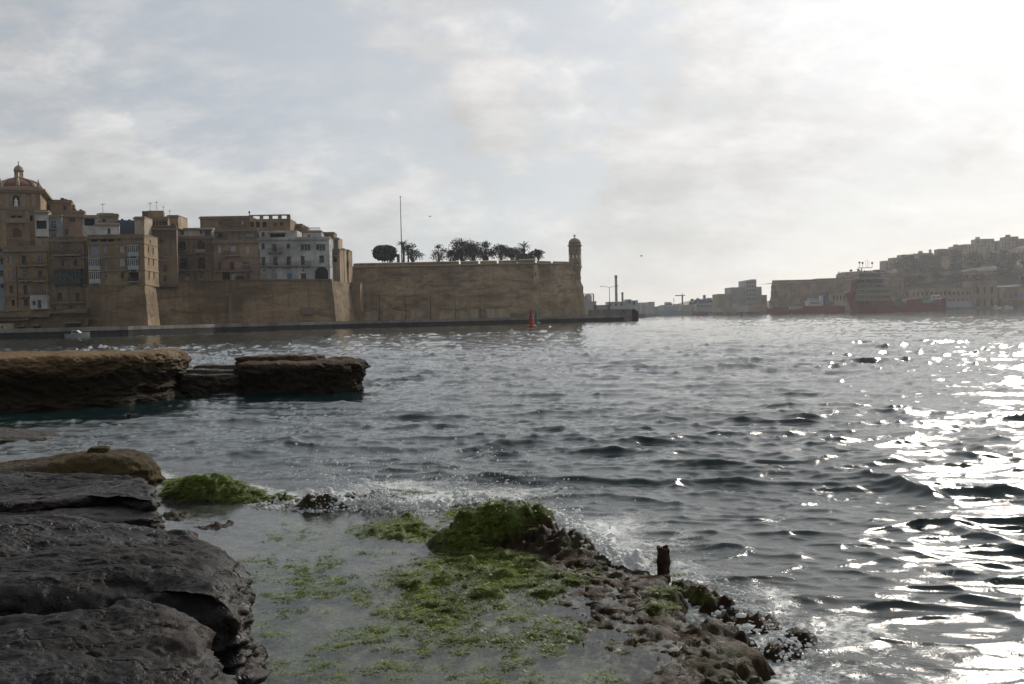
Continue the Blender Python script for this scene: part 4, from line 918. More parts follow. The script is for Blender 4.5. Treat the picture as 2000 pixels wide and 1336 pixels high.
# ---- lower retaining wall and rock under the left houses
YL = 224.0
lroot = thing('retaining_wall', 'stained rock-cut retaining wall under the leftmost houses', 'wall', (xx(90, YL), YL+4, 1.8))
la, lb = W(-150, 606, YL), W(172, 606, YL); zl = zz(60, 606, YL)
mb = MB(); rampart(mb, [(la[0], YL), (lb[0], YL)], zl, 1.6, 0.06, 14, 1.3, 0.5, 9); mb.face((la[0], YL, zl), (lb[0], YL, zl), (lb[0], YL+20, zl), (la[0], YL+20, zl)); mb.build('wall', M['rampart'], lroot)
mb = MB()
for k, (x0, x1, py) in enumerate(((-150, 100, 618), (95, 172, 612), (-60, 60, 624))):
    a, b = W(x0, py, YL-0.6), W(x1, py, YL-0.6); z = zz(60, py, YL); mb.box(a[0], b[0], YL-1.5-0.1*k, YL+0.3, z-0.2, z+0.25)
mb.build('ledge', M['lime_dark'], lroot)
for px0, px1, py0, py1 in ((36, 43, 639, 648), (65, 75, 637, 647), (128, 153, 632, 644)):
    a, b = W(px0, py0, YL-1.6), W(px1, py1, YL-1.6); mb = MB(); mb.box(a[0], b[0], YL-1.75, YL, b[2], a[2]); mb.build('opening', M['dark'], lroot)  # solid box whose dark colour stands in for shade inside the opening
    mb = MB(); mb.box(a[0]-0.35, b[0]+0.35, YL-1.9, YL, a[2]+0.003, a[2]+0.4); mb.build('lintel', M['trim_dark'], lroot)
hut = house('hut', 'small white hut at the foot of the wall at the left edge', -8, 12, 632, 651, YL-6, 0, 3.5, 'cream_wall', [(2, 636, 6, 648, 'B')], cornice=False, parapet=0.2)
# block base under the tall corner house (battered, two faces)
YT = 226.0
t0, t1 = W(172, 559, YT), W(283, 559, YT); side_p = W(305, 559, YT+11); zt_ = zz(230, 559, YT)
troot = thing('rampart_base', 'tall battered rampart base under the corner house', 'wall', (t0[0]+6, YT+5, 1.8))
mb = MB(); rampart(mb, [(t0[0]-0.5, YT), (t1[0], YT), (side_p[0], side_p[1])], zt_, 1.6, 0.07, 16, 1.3, 0.16, 21)
mb.face((t0[0]-0.5, YT, zt_), (t1[0], YT, zt_), (side_p[0], side_p[1], zt_), (t0[0]-0.5, YT+14, zt_)); mb.build('wall', M['rampart'], troot)

# ---- left houses
YH = 228.0
f = house('town_house', 'narrow pale blue house at the far left edge', -45, 9, 494, 606, YH, 4, 12, 'blue_wall', [(1, 506, 7, 515, 'd'), (0, 528, 7, 539, 'd'), (1, 554, 8, 562, 'd'), (-14, 506, -8, 516, 'd'), (-14, 530, -8, 540, 'd')], zB=zl)
f = house('town_house', 'ochre four-storey house with three window columns and small iron balconies', 9.5, 97, 482, 606, YH-1, 4, 13, 'lime',
          [(16, 499, 24, 513, 'S'), (17, 529, 25, 543, 'S'), (18, 558, 26, 572, 'd'), (23, 586, 29, 597, 'k'), (43, 499, 51, 515, 'd'), (44, 528, 53, 543, 'w'), (46, 557, 54, 576, 'd'), (47, 585, 55, 598, 'd'),
           (74, 499, 83, 512, 'w'), (75, 529, 83, 542, 'd'), (76, 557, 85, 572, 'w')], courses=(519, 548, 577), zB=zl)
for b in ((38, 514, 57, 521), (66, 512, 92, 520), (39, 543, 58, 550), (68, 542, 92, 551), (69, 571, 91, 578), (40, 574, 59, 580)): balcony(f, f.root, *b)
pipe(f, 35, 520, 602); pipe(f, 96.5, 486, 604)
a0, z0, a1, z1 = f.rect(64, 577, 97, 604); mb = MB(); f.bar(mb, a0, a1, z0, z1, 0.0, 1.5); ex = mb.build('extension', M['white_wall'], f.root)
g = Fac(64, 97, 577, 604, YH-2.7, 4)
for r in ((69, 588, 75, 596), (79, 586, 86, 602)):
    q = f.rect(*r); mb = MB(); f.bar(mb, q[0], q[2], q[1], q[3], 1.5, 1.54); mb.build('window', M['glass'], ex)
roof_box(f, 'roof_room', 14, 470, 62, 482, -2, 4, 'lime_dark'); roof_box(f, 'roof_room', 64, 464, 97, 482, -1.5, 5, 'lime_pink')
f = house('town_house', 'brown house with a long dark closed balcony across its front', 98, 171, 463, 606, YH, 4, 13, 'lime_dark',
          [(117, 478, 124, 489, 'w'), (144, 477, 151, 490, 'w'), (119, 510, 125, 520, 'd'), (145, 508, 151, 520, 'd'), (113, 572, 121, 589, 'd'), (148, 572, 156, 589, 'd'), (106, 600, 109, 605, 'k'), (134, 597, 142, 605, 'd')],
          courses=(504, 558, 592), zB=zl)
balcony(f, f.root, 106, 489, 161, 500); gallery(f, f.root, 108, 526, 162, 556, 'green_paint', 1.1, 7, 'glass', 0.38); balcony(f, f.root, 104, 585, 169, 592, rail='trim_dark', out=0.5)
pipe(f, 169, 470, 604)
# tall corner house
f = house('corner_house', 'tall ochre corner house with white closed balconies and a rooftop loggia', 172, 282.5, 459, 559, YT+0.4, 4, 11, 'lime',
          [(176, 480, 194, 498, 'S'), (200, 480, 210, 495, 'S'), (233, 480, 243, 494, 's'), (203, 507, 209, 525, 'S'), (233, 504, 244, 520, 's'), (203, 532, 210, 544, 'w'), (236, 532, 243, 544, 'd'), (253, 532, 271, 548, 'k'),
           (178, 461, 191, 472, 'ak'), (195, 461, 208, 472, 'ak'), (211, 461, 224, 472, 'ak'), (229, 463, 236, 470, 'd')], courses=(475, 502, 528, 556), zB=zt_, parapet=0.5,
          side=[(0.3, 0.68, 0.79, 0.9, 'w'), (0.65, 0.68, 0.79, 0.9, 'w'), (0.3, 0.45, 0.56, 0.9, 'w'), (0.65, 0.45, 0.56, 0.9, 'w'), (0.3, 0.16, 0.29, 0.9, 'd'), (0.65, 0.16, 0.29, 0.9, 'd'), (0.45, 0.86, 0.93, 0.8, 'd')])
gallery(f, f.root, 252, 479, 271, 501, n=5); gallery(f, f.root, 176, 505, 197, 528, n=5); gallery(f, f.root, 252, 505, 271, 527, n=5); gallery(f, f.root, 177, 530, 198, 554, n=5); balcony(f, f.root, 252, 543, 272, 552, solid=True)
a0, z0, a1, z1 = f.rect(240, 563, 247, 575)
# shaded tower block set back between the corner house and the middle row
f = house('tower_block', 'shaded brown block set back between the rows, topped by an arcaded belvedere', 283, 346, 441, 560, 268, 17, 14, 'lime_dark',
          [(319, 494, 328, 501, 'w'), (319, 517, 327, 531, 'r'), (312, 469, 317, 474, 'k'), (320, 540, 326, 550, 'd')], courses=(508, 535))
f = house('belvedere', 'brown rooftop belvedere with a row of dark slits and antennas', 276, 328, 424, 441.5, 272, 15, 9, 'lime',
          [(x, 431.5, x+3.6, 440, 'k') for x in (281, 287, 293, 299, 305, 311, 317, 322)], parapet=0.3)
roof_box(f, 'roof_room', 277, 411.5, 288, 424, -1, 3, 'lime_dark'); roof_box(f, 'roof_room', 288.5, 411, 319, 424, -0.5, 5, 'lime')
for px, py in ((293, 393), (306, 391), (319, 400), (331, 408)):
    a = f.sz(px, 424); b = f.sz(px, py); mb = MB(); mb.tube([f.P(a[0], a[1]-0.5, -1.5), f.P(a[0], b[1], -1.5)], 0.05, 5); f.bar(mb, a[0]-0.5, a[0]+0.5, b[1]-0.5, b[1]-0.42, -1.52, -1.47); mb.build('antenna', M['iron'], f.root)
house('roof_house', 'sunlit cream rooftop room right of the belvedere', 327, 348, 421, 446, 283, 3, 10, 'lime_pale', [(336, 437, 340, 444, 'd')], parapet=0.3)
house('roof_house', 'pale cream stair tower behind the corner house', 263, 282, 424, 459, 262, 3, 7, 'cream_wall', [], parapet=0.3)
f = house('roof_house', 'dark blue sheeted rooftop room beside the cream stair tower', 231, 264, 430, 472, 266, 3, 8, 'navy', [], parapet=0.2, cornice=False)
house('roof_house', 'cream stepped rooftop house left of the blue room', 190, 231, 418, 452, 268, 3, 10, 'cream_wall', [(200, 428, 207, 434, 'd')], parapet=0.4)
roof_box(f, 'water_tank', 236, 426, 241, 430, -2, 1.5, 'iron'); roof_box(f, 'water_tank', 250, 427, 255, 430, -2, 1.5, 'iron')
house('roof_house', 'grey rooftop house with a wide dark recess', 158, 192, 421, 462, 264, 3, 8, 'white_wall', [(165, 427, 185, 441, 'k')], parapet=0.4)
house('roof_house', 'low pale terrace room in front of the cream rooftop house', 186, 233, 436, 462, 256, 3, 7, 'white_wall', [(210, 446, 216, 456, 'd')], parapet=0.4)
house('terrace_house', 'brown terrace house with a dark shutter beside the pale blue house', 120, 160, 420, 466, 262, 3, 9, 'lime_pink', [(134, 419.5, 147, 434, 'd'), (128, 448, 133, 458, 'd')], parapet=0.3)
f = house('terrace_house', 'pale blue terrace house with a french window', 95, 121, 420, 466, 258, 3, 9, 'blue_wall', [(99, 431, 110, 447, 'w'), (99, 455, 111, 464, 'w')], parapet=0.3)
balcony(f, f.root, 97, 442, 113, 448)
house('terrace_house', 'whitish terrace house with an open dark ground floor next to the church', 69, 95, 411, 462, 256, 3, 9, 'white_wall', [(71, 431, 91, 447, 'k')], parapet=0.5)
f = house('upper_house', 'flat-roofed ochre house on the skyline right of the church', 80, 140, 391, 424, 282, 3, 12, 'lime', [(85, 400, 97, 411, 'k'), (124, 402, 130, 410, 'd')], parapet=0.4)
roof_box(f, 'water_tank', 117, 385, 124, 391, -2, 2, 'iron'); roof_box(f, 'water_tank', 124, 387, 130, 391, -2, 2, 'lime_dark'); roof_box(f, 'roof_room', 139, 399, 146, 424, -1, 4, 'lime')
f = house('upper_house', 'stepped ochre house on the skyline with rooftop tanks', 140, 165, 412, 440, 278, 3, 9, 'lime_pale', [(150, 420, 156, 428, 'd')], parapet=0.3)
roof_box(f, 'water_tank', 143, 407, 148, 412, -1, 1.5, 'iron'); roof_box(f, 'water_tank', 155, 408, 160, 412, -1, 1.5, 'navy')
f = house('roof_house', 'ochre rooftop room with a sloping parapet on the skyline', 196, 222, 417, 437, 286, 3, 8, 'lime_pale', [], parapet=0.2)
mb = MB(); a = f.sz(201, 417); b = f.sz(201, 396); mb.tube([f.P(a[0], a[1]-0.5, -1), f.P(a[0], b[1], -1)], 0.06, 5); f.bar(mb, a[0]-0.7, a[0]+0.7, b[1]-0.4, b[1]-0.3, -1.03, -0.97); mb.build('antenna', M['iron'], f.root)

# ---- church with red dome
YC = 258.0
f = house('church', 'ochre baroque church with a red dome, lantern and statue niche', -70, 79, 404, 486, YC, 3, 24, 'lime',
          [(22, 421, 31, 432, 'k'), (34, 421, 43, 432, 'k'), (26, 446, 42, 463, 'ar'), (3, 432, 6, 437, 'k'), (3, 443, 6, 449, 'k'), (58, 421, 64, 432, 'k'), (-30, 421, -20, 434, 'k')], courses=(412, 437, 466), parapet=0.4)
cr = f.root
up = Fac(-70, 79, 372, 404, YC+0.8, 20); up.z0 = f.z1-0.42
ni = up.rect(25, 381, 38, 405); mb = MB(); wall_holes(up, mb, [(ni[0], max(ni[1], up.z0+0.3), ni[2], ni[3])], 22, [0]); mb.build('upper_wall', M['lime'], cr)
opening(up, cr, (ni[0], up.z0+0.3, ni[2], ni[3]), 'k')
mb = MB(); up.bar(mb, -0.6, up.w+0.9, up.z1-0.5, up.z1, 0, 0.7); up.bar(mb, -0.9, up.w+1.3, up.z1+0.003, up.z1+0.5, -22, 1.1); up.bar(mb, -0.4, up.w+0.6, up.z1+0.5, up.z1+1.0, -20, 0.3); mb.build('cornice', M['trim'], cr)
for px in (14, 46, 66):
    a = up.sz(px, 390)[0]; mb = MB(); up.bar(mb, a-0.55, a+0.55, up.z0+0.02, up.z1-0.5, 0, 0.22); mb.build('pilaster', M['trim'], cr)
for px in (8, 54, 72):
    a = f.sz(px, 440)[0]; mb = MB(); f.bar(mb, a-0.6, a+0.6, f.z0, f.z1-1.2, 0, 0.2); mb.build('pilaster', M['trim'], cr)
balcony(f, cr, 12, 426, 52, 436, rail='trim', out=0.8, solid=True)
s_c = up.P((ni[0]+ni[2])/2, up.z0+0.35, 0.1); hh = (ni[3]-ni[1])*0.82
st_ = MB(); st_.lathe(s_c, [(0.5, 0), (0.55, hh*0.15), (0.42, hh*0.5), (0.5, hh*0.72), (0.2, hh*0.83), (0.13, hh*0.85), (0.24, hh*0.90), (0.25, hh*0.95), (0.12, hh)], 12); o = st_.build('statue', M['statue'], None, s_c, True)
tag(o, 'white robed statue in the church niche', 'statue')
dc = up.P(up.sz(31, 372)[0], up.z1+1.0, -8.0); Yd = dc[1]; rd = 36.5/FPX*Yd; zd0 = zz(31, 369, Yd); zd1 = zz(31, 351.5, Yd)
mb = MB(); mb.lathe((dc[0], dc[1], 0), [(rd*1.05, up.z1+0.9), (rd*1.05, zd0-0.3), (rd*1.12, zd0-0.2), (rd*1.12, zd0+0.1), (rd*1.0, zd0+0.12)], 16, R(11.25)); mb.build('drum', M['trim'], cr)
prof = [(rd*math.cos(k*math.pi/2/10)+0.02, zd0+0.1+(zd1-zd0)*math.sin(k*math.pi/2/10)) for k in range(10)]
mb = MB(); mb.lathe((dc[0], dc[1], 0), prof, 32); dome = mb.build('dome', M['dome_red'], cr, smooth=True)
for k in range(8):
    a = R(22.5+45*k); mb = MB(); pts = [(dc[0]+(r_+0.12)*math.cos(a), dc[1]+(r_+0.12)*math.sin(a), z_+0.1) for r_, z_ in prof]; mb.tube(pts, [0.5-0.03*i for i in range(len(pts))], 6); mb.build('rib', M['trim'], dome)
lr = 9.5/FPX*Yd; z1_ = zz(31, 323, Yd); z0_ = zd1-0.4; hl = z1_-z0_
ln_ = MB(); ln_.lathe((dc[0], dc[1], 0), [(lr*1.15, z0_), (lr*1.1, z0_+hl*0.22), (lr*0.8, z0_+hl*0.26)], 12); lant = ln_.build('lantern', M['trim'], cr)
for k in range(8):
    a = R(45*k); mb = MB(); mb.tube([(dc[0]+lr*0.72*math.cos(a), dc[1]+lr*0.72*math.sin(a), z0_+hl*0.24), (dc[0]+lr*0.72*math.cos(a), dc[1]+lr*0.72*math.sin(a), z0_+hl*0.62)], lr*0.16, 6); mb.build('column', M['trim'], lant)
mb = MB(); mb.lathe((dc[0], dc[1], 0), [(lr*0.95, z0_+hl*0.61), (lr*1.0, z0_+hl*0.68), (lr*0.92, z0_+hl*0.70), (lr*0.86, z0_+hl*0.80), (lr*0.62, z0_+hl*0.91), (lr*0.25, z0_+hl*0.98), (0.08, z1_+0.1)], 16); mb.build('cap', M['trim'], lant, smooth=True)
mb = MB(); zx = zz(31, 315, Yd); mb.lathe((dc[0], dc[1], z1_), [(0.05, 0.0), (0.22, 0.15), (0.05, 0.35)], 8); mb.box(dc[0]-0.05, dc[0]+0.05, dc[1]-0.05, dc[1]+0.05, z1_+0.3, zx+0.1); mb.box(dc[0]-0.3, dc[0]+0.3, dc[1]-0.047, dc[1]+0.047, zx-0.4, zx-0.3); mb.build('cross', M['iron'], lant)
for px in (75, 1):
    a = up.sz(px, 372)[0]; b = up.P(a, up.z1+1.0, -0.6); mb = MB(); mb.lathe(b, [(0.5, 0), (0.5, 0.5), (0.25, 0.6), (0.45, 1.0), (0.18, 1.5), (0.06, 2.2)], 10); mb.build('pinnacle', M['trim'], cr)

# ---- middle row on the curtain wall
YM = 286.0; zM = zc-0.02
f = house('town_house', 'brown house with four arched windows and a white penthouse', 343, 417, 462, 551, YM, 4, 14, 'lime_dark',
          [(349, 471, 363, 488, 'ad'), (385, 469, 400, 488, 'ad'), (352, 504, 366, 526, 'ad'), (386, 503, 401, 526, 'ad'), (347, 533, 350, 536, 'k'), (364, 535, 370, 537, 'k'), (392, 532, 398, 535, 'k'), (345, 541, 350, 550, 's'), (361, 540, 370, 550, 's'), (388, 543, 400, 550, 'S')], courses=(495, 528), zB=zM, parapet=0.3)
balcony(f, f.root, 346, 521, 368, 528); balcony(f, f.root, 384, 521, 406, 528); balcony(f, f.root, 347, 486, 365, 492, mat='trim', solid=True); balcony(f, f.root, 383, 487, 402, 494, solid=True, rail='grey_paint')
f = house('penthouse', 'white plastered penthouse above the arched windows', 345, 415, 446, 462.5, YM+2, 4, 9, 'white_wall', [(353, 450, 359, 458, 'd'), (400, 450, 411, 461, 'd'), (391, 451, 395, 456, 'd')], parapet=0.3)
a0, z0, a1, z1 = f.rect(388, 447, 419, 449); mb = MB(); f.bar(mb, a0, a1, z0, z1, 0.0, 1.6); mb.build('awning', M['white_paint'], f.root)
f = house('town_house', 'pinkish house with a red balcony and pale shutters', 417.5, 504.5, 469, 551, YM, 4, 14, 'lime_pink',
          [(425, 480, 432, 494, 's'), (450, 480, 460, 494, 's'), (480, 480, 487, 494, 's'), (426, 511, 432, 527, 'd'), (449, 511, 457, 527, 'd'), (473, 511, 487, 527, 'w'), (434, 530, 449, 549, 'ak'), (452, 535, 462, 549, 'as'), (481, 535, 488, 547, 'r')], courses=(503,), zB=zM, parapet=0.6)
balcony(f, f.root, 438, 491, 470, 501, 'lime_pink', 'red_paint'); balcony(f, f.root, 418, 523, 491, 531, 'lime_pink', 'red_paint', 0.7)
for px, lab in ((464, 'leftmost potted shrub at the foot of the pinkish house'), (470, 'middle potted shrub at the foot of the pinkish house'), (476, 'potted shrub next to the red door of the pinkish house')):
    c = f.P(f.sz(px, 545)[0], zM, 0.9); r_ = random.Random(px); V = []
    o = tag(None or MB().lathe(c, [(0.3, 0), (0.42, 0.5)], 8).build('planter', M['trim'], None, c), lab, 'plant', 'potted shrubs by the pinkish house')
    P_ = rng.normal(0, 1, (160, 3)); P_ /= np.linalg.norm(P_, axis=1)[:, None]; P_ *= (rng.random((160, 1))**0.4)*np.array([[0.7, 0.6, 0.75]]); P_ += np.array([0, 0, 1.15])
    Vq = (P_[:, None, :]+rng.normal(0, 0.12, (160, 3, 3))).reshape(-1, 3); np_mesh('foliage', Vq, np.arange(480).reshape(-1, 3), M['leaf_dark'], o, smooth=False)
house('terrace_house', 'brown stepped terrace above the pinkish house', 420, 502, 447, 470, YM+5, 4, 8, 'lime_dark', [(426, 455, 434, 464, 'k'), (480, 456, 497, 463, 'S')], parapet=0.4)
f = house('long_house', 'long olive brown house with a balustraded opening on the skyline', 391, 489, 423, 452, 305, 3, 12, 'lime_dark', [(426, 430, 458, 439, 'k'), (471, 430, 476, 438, 's')], parapet=0.3)
a0, z0, a1, z1 = f.rect(426, 430, 458, 439)
for i in range(10):
    c = a0+(a1-a0)*(i+0.5)/10; mb = MB(); mb.lathe(f.P(c, z0+0.02, -0.12), [(0.16, 0), (0.1, (z1-z0)*0.3), (0.17, (z1-z0)*0.5), (0.1, (z1-z0)*0.8), (0.16, z1-z0-0.04)], 8); mb.build('baluster', M['trim'], f.root)
mb = MB(); a = f.sz(486, 422); b = f.sz(486, 412); mb.tube([f.P(a[0], a[1]-0.5, -1), f.P(a[0], b[1], -1)], 0.12, 6); f.bar(mb, a[0]-0.25, a[0]+0.25, b[1]-0.5, b[1], -1.2, -0.8); mb.build('chimney_pipe', M['iron'], f.root)
f = house('arcaded_house', 'ochre skyline house with three arches and an open roof balustrade', 487, 567, 427.5, 456, 300, 3, 12, 'lime', [(488.5, 433, 496, 444, 'ak'), (500, 433, 507.5, 444, 'ak'), (512.5, 433, 521, 444, 'ak'), (534, 435, 541, 442, 'r'), (547, 434, 554, 441, 'd')], parapet=0.2, cornice=False)
zr = f.sz(527, 427.5)[1]; zr2 = f.sz(527, 421.5)[1]
for fx0 in (487, 507, 525, 543, 560):
    a0, _, a1, _ = f.rect(fx0, 422, fx0+7, 427); mb = MB(); f.bar(mb, a0, a1, zr+0.003, zr2, -0.5, 0.0); mb.build('parapet_pier', M['lime'], f.root)
mb = MB(); f.bar(mb, 0, f.w, zr2+0.003, zr2+0.35, -0.6, 0.1); mb.build('roof_rail', M['lime'], f.root)
# white house
f = house('white_house', 'large white house with iron balconies and an arched gateway', 505, 644, 464, 547.5, YM+1, 5.0, 13, 'white_wall',
          [(511, 475, 517, 486, 'd'), (532, 477, 540, 490, 'd'), (560, 476, 567, 485, 'd'), (588, 478, 594, 488, 'd'), (595, 478, 600, 488, 'd'), (601, 478, 606, 488, 'd'), (618, 478, 623, 488, 'd'), (624, 478, 629, 488, 'd'), (630, 478, 635, 488, 'd'),
           (511, 502, 518, 520, 'd'), (534, 501, 542, 520, 'd'), (560, 501, 568, 517, 'd'), (588, 500, 595, 516, 'd'), (624, 499, 633, 512, 'd'), (511, 535, 521, 547, 'G'), (531, 535, 542, 547, 'G'), (561, 534, 570, 546, 'b'), (588, 534, 598, 546, 'B'), (615, 521, 641, 546, 'ak')],
          courses=(521,), zB=zM, parapet=0.4, side=[(0.3, 0.7, 0.85, 1.3, 'w'), (0.7, 0.7, 0.85, 1.3, 'w'), (0.5, 0.35, 0.5, 1.3, 'd')], trim='white_wall')
balcony(f, f.root, 523, 485, 552, 494); balcony(f, f.root, 509, 514, 545, 521); balcony(f, f.root, 548, 512, 585, 521); balcony(f, f.root, 588, 510, 608, 521)
for x0, x1 in ((586, 608), (616, 637)):
    a0, z0, a1, z1 = f.rect(x0, 473.5, x1, 477); mb = MB(); c = (a0+a1)/2; mb.hexa([f.P(a0, z0, 0.0), f.P(a1, z0, 0.0), f.P(a1, z0, 0.4), f.P(a0, z0, 0.4)], [f.P(c-0.8, z1, 0.0), f.P(c+0.8, z1, 0.0), f.P(c+0.8, z1-0.1, 0.35), f.P(c-0.8, z1-0.1, 0.35)]); mb.build('window_hood', M['white_wall'], f.root)
for px in (516, 535, 592): 
    a0, z0, a1, z1 = f.rect(px-1.5, 527, px+1.5, 530); mb = MB(); f.bar(mb, a0, a1, z0, z1, 0.0, 0.15); mb.build('lantern', M['iron'], f.root)
pipe(f, 508, 486, 545)
f = house('penthouse', 'white penthouse with a dark awning on the white house', 506, 580, 450.5, 464.5, YM+3, 3, 9, 'white_wall', [(511, 453, 517, 462, 'd'), (528, 456, 557, 465, 'k')], parapet=0.2, cornice=False)
a0, z0, a1, z1 = f.rect(526, 454.5, 559, 456.5); mb = MB(); f.bar(mb, a0, a1, z0, z1, 0.0, 1.5); mb.build('awning', M['trim'], f.root)
house('roof_house', 'white glazed roof room behind the white house', 592, 628, 455, 465, 294, 3, 6, 'white_wall', [(600, 457.5, 606, 463, 'w')], parapet=0.2, cornice=False)
house('upper_house', 'olive brown house on the skyline above the white house', 563, 590, 438, 460, 310, 3, 9, 'lime_dark', [(570, 441, 575, 449, 'd')], parapet=0.3)
f = house('upper_house', 'ochre roof terrace with an iron railing on the skyline', 586, 627, 451, 466, 306, 3, 8, 'lime', [], parapet=0.2)
a0, z0, a1, z1 = f.rect(598, 444.5, 625, 451); mb = MB(); f.bar(mb, a0, a1, z1-0.12, z1, -0.3, -0.2)
for i in range(16): c = a0+(a1-a0)*i/15; f.bar(mb, c-0.05, c+0.05, z0, z1-0.12, -0.28, -0.22)
mb.build('railing', M['iron'], f.root); roof_box(f, 'roof_room', 588, 442, 600, 451, -1, 4, 'lime')
house('upper_house', 'small brown box house at the right end of the skyline', 630, 652, 454, 468, 312, 3, 8, 'lime_dark', [], parapet=0.2)
# stepped houses right of the white one
f = house('town_house', 'pale stepped house with tall glazed windows right of the white house', 645, 661, 465, 520, 304, 2, 10, 'lime_pale', [(648, 472, 652, 486, 'w'), (654, 472, 658, 486, 'w')], zB=zM, parapet=0.4)
f = house('town_house', 'narrow shaded house with an iron balcony at the row end', 646, 664, 487, 548, 299, 2, 9, 'lime_pink', [(649, 499, 658, 512, 'k')], zB=zM, parapet=0.3); balcony(f, f.root, 645, 494, 660, 501)
f = house('town_house', 'narrow ochre end house with tall side windows', 664, 673, 486, 548, 310, 2, 10, 'lime_pale', [(665.5, 497, 668, 513, 'd'), (669.5, 497, 672, 513, 'd')], zB=zM, parapet=0.4)
f = house('town_house', 'last slim ochre house before the bastion', 673, 681, 488, 548, 316, 2, 10, 'lime', [(675, 500, 678, 512, 'd')], zB=zM, parapet=0.4); balcony(f, f.root, 676, 511, 683, 515)
# gatehouse block at the bastion foot
f = house('gatehouse', 'ochre block with a barred dark window below the bastion', 665, 704, 553, 610, 312, 4, 12, 'lime', [(672, 561, 687, 580, 'k'), (666.5, 595, 670.5, 609, 'd')], courses=(557,), parapet=0.3, zB=1.9)
a0, z0, a1, z1 = f.rect(672, 561, 687, 580); mb = MB()
for i in range(7): c = a0+(a1-a0)*(i+0.5)/7; f.bar(mb, c-0.05, c+0.05, z0, z1, -0.12, -0.04)
mb.build('grille', M['iron'], f.root)

# ---- the great bastion
YBa = 332.0
zK = zz(1045, 515, YBa); zP = zz(1045, 508, YBa)
b1 = W(684, 520, YBa-2); b2 = W(1045, 515, YBa); b3 = W(1132, 515, YBa+14)
bro = thing('bastion', 'huge sloping limestone bastion with a cordon and low parapet', 'fortification', ((b1[0]+b3[0])/2, YBa+20, 1.9))
b4 = (b3[0]-6, b3[1]+70)
mb = MB(); rampart(mb, [(b1[0], b1[1]), (b2[0], b2[1]), (b3[0], b3[1]), b4], zK, 1.8, 0.10, 30, 1.3, 0.30, 31); mb.build('wall', M['bastion'], bro, smooth=False)
mb = MB(); mb.face((b1[0], b1[1], zK-0.2), (b2[0], b2[1], zK-0.2), (b3[0], b3[1], zK-0.2), (b4[0], b4[1], zK-0.2), (b1[0], b4[1], zK-0.2)); mb.build('terreplein', M['asphalt'], bro)
mb = MB()
for p, q in ((b1, b2), (b2, b3)): mb.tube([(p[0], p[1]-0.1, zK), (q[0], q[1]-0.1, zK)], 0.34, 8)
mb.build('cordon', M['trim'], bro)
# quoin ridge at the shoulder and sloping spur at the seaward corner
mb = MB(); hgt = zK-1.8
mb.hexa([(b2[0]-0.8, b2[1]-0.085*hgt-0.35, 1.8), (b2[0]+2.2, b2[1]-0.085*hgt-0.2, 1.8), (b2[0]+2.2, b2[1]+0.3, 1.8), (b2[0]-0.8, b2[1], 1.8)], [(b2[0]-0.4, b2[1]-0.18, zK-0.4), (b2[0]+0.9, b2[1]-0.05, zK-0.4), (b2[0]+0.9, b2[1]+0.4, zK-0.4), (b2[0]-0.4, b2[1]+0.4, zK-0.4)]); mb.build('quoin', M['lime_pale'], bro)
# parapet blocks with embrasure gaps
gaps = [690, 898, 936, 972, 1011, 1047, 1078, 1112]; gw = 3.0
for i in range(len(gaps)-1):
    x0, x1 = gaps[i]+(gw/2 if i else 0), gaps[i+1]-(gw/2 if i < 6 else 0)
    on2 = x0 > 1044
    P_, Q_ = (b2, b3) if on2 else (b1, b2)
    def at(px):
        d = ray(px, 512); e = np.array([Q_[0]-P_[0], Q_[1]-P_[1]]); nq = np.array([e[1], -e[0]]); k = (np.array([P_[0], P_[1]])-CAMP[:2])@nq/(d[:2]@nq); p = CAMP+d*k; return p
    p, q = at(x0), at(x1); th = 2.2; zt2 = zP+(0.25 if i == 4 else 0)-(0.35 if on2 else 0)
    mb = MB(); mb.hexa([(p[0], p[1], zK-0.1), (q[0], q[1], zK-0.1), (q[0]-0.3, q[1]+th, zK-0.1), (p[0]+0.3, p[1]+th, zK-0.1)], [(p[0], p[1], zt2), (q[0], q[1], zt2), (q[0]-0.3, q[1]+th, zt2+0.3), (p[0]+0.3, p[1]+th, zt2+0.3)]); mb.build('parapet', M['bastion'], bro)
# watchtower on the seaward corner: octagonal, with look-out slits
Yw = b3[1]-0.2; wc = W(1123, 500, Yw); wr = 11.6/FPX*Yw
wt_ = thing('watchtower', 'small domed octagonal stone watchtower on the tip of the bastion', 'tower', (wc[0], wc[1], zK-5))
zb0, zb1 = zK-0.4, zz(1123, 481, Yw)
mb = MB(); zs0, zs1 = zz(1123, 505, Yw), zz(1123, 497.5, Yw)
for k in range(8):
    a0, a1 = R(45*k), R(45*(k+1)); p = Vector((wc[0]+wr*1.05*math.cos(a0), wc[1]+wr*1.05*math.sin(a0), 0)); q = Vector((wc[0]+wr*1.05*math.cos(a1), wc[1]+wr*1.05*math.sin(a1), 0))
    e = q-p; cols = [0, 0.34, 0.66, 1]; zsq = [zb0, zs0, zs1, zb1]
    for i in range(3):
        for j in range(3):
            if i == 1 and j == 1: continue
            A_, B_ = p+e*cols[i], p+e*cols[i+1]; mb.face((A_.x, A_.y, zsq[j]), (B_.x, B_.y, zsq[j]), (B_.x, B_.y, zsq[j+1]), (A_.x, A_.y, zsq[j+1]))
            ctr = Vector((wc[0], wc[1], 0)); A2, B2 = A_.lerp(ctr, 0.16), B_.lerp(ctr, 0.16); mb.face((B2.x, B2.y, zsq[j]), (A2.x, A2.y, zsq[j]), (A2.x, A2.y, zsq[j+1]), (B2.x, B2.y, zsq[j+1]))
mb.build('wall', M['bastion'], wt_)
mb = MB(); mb.lathe((wc[0], wc[1], 0), [(wr*1.05, zb1-1.4), (wr*1.12, zb1-1.35), (wr*1.12, zb1-1.15), (wr*1.06, zb1-1.1)], 8, 0, False); mb.build('band', M['trim'], wt_)
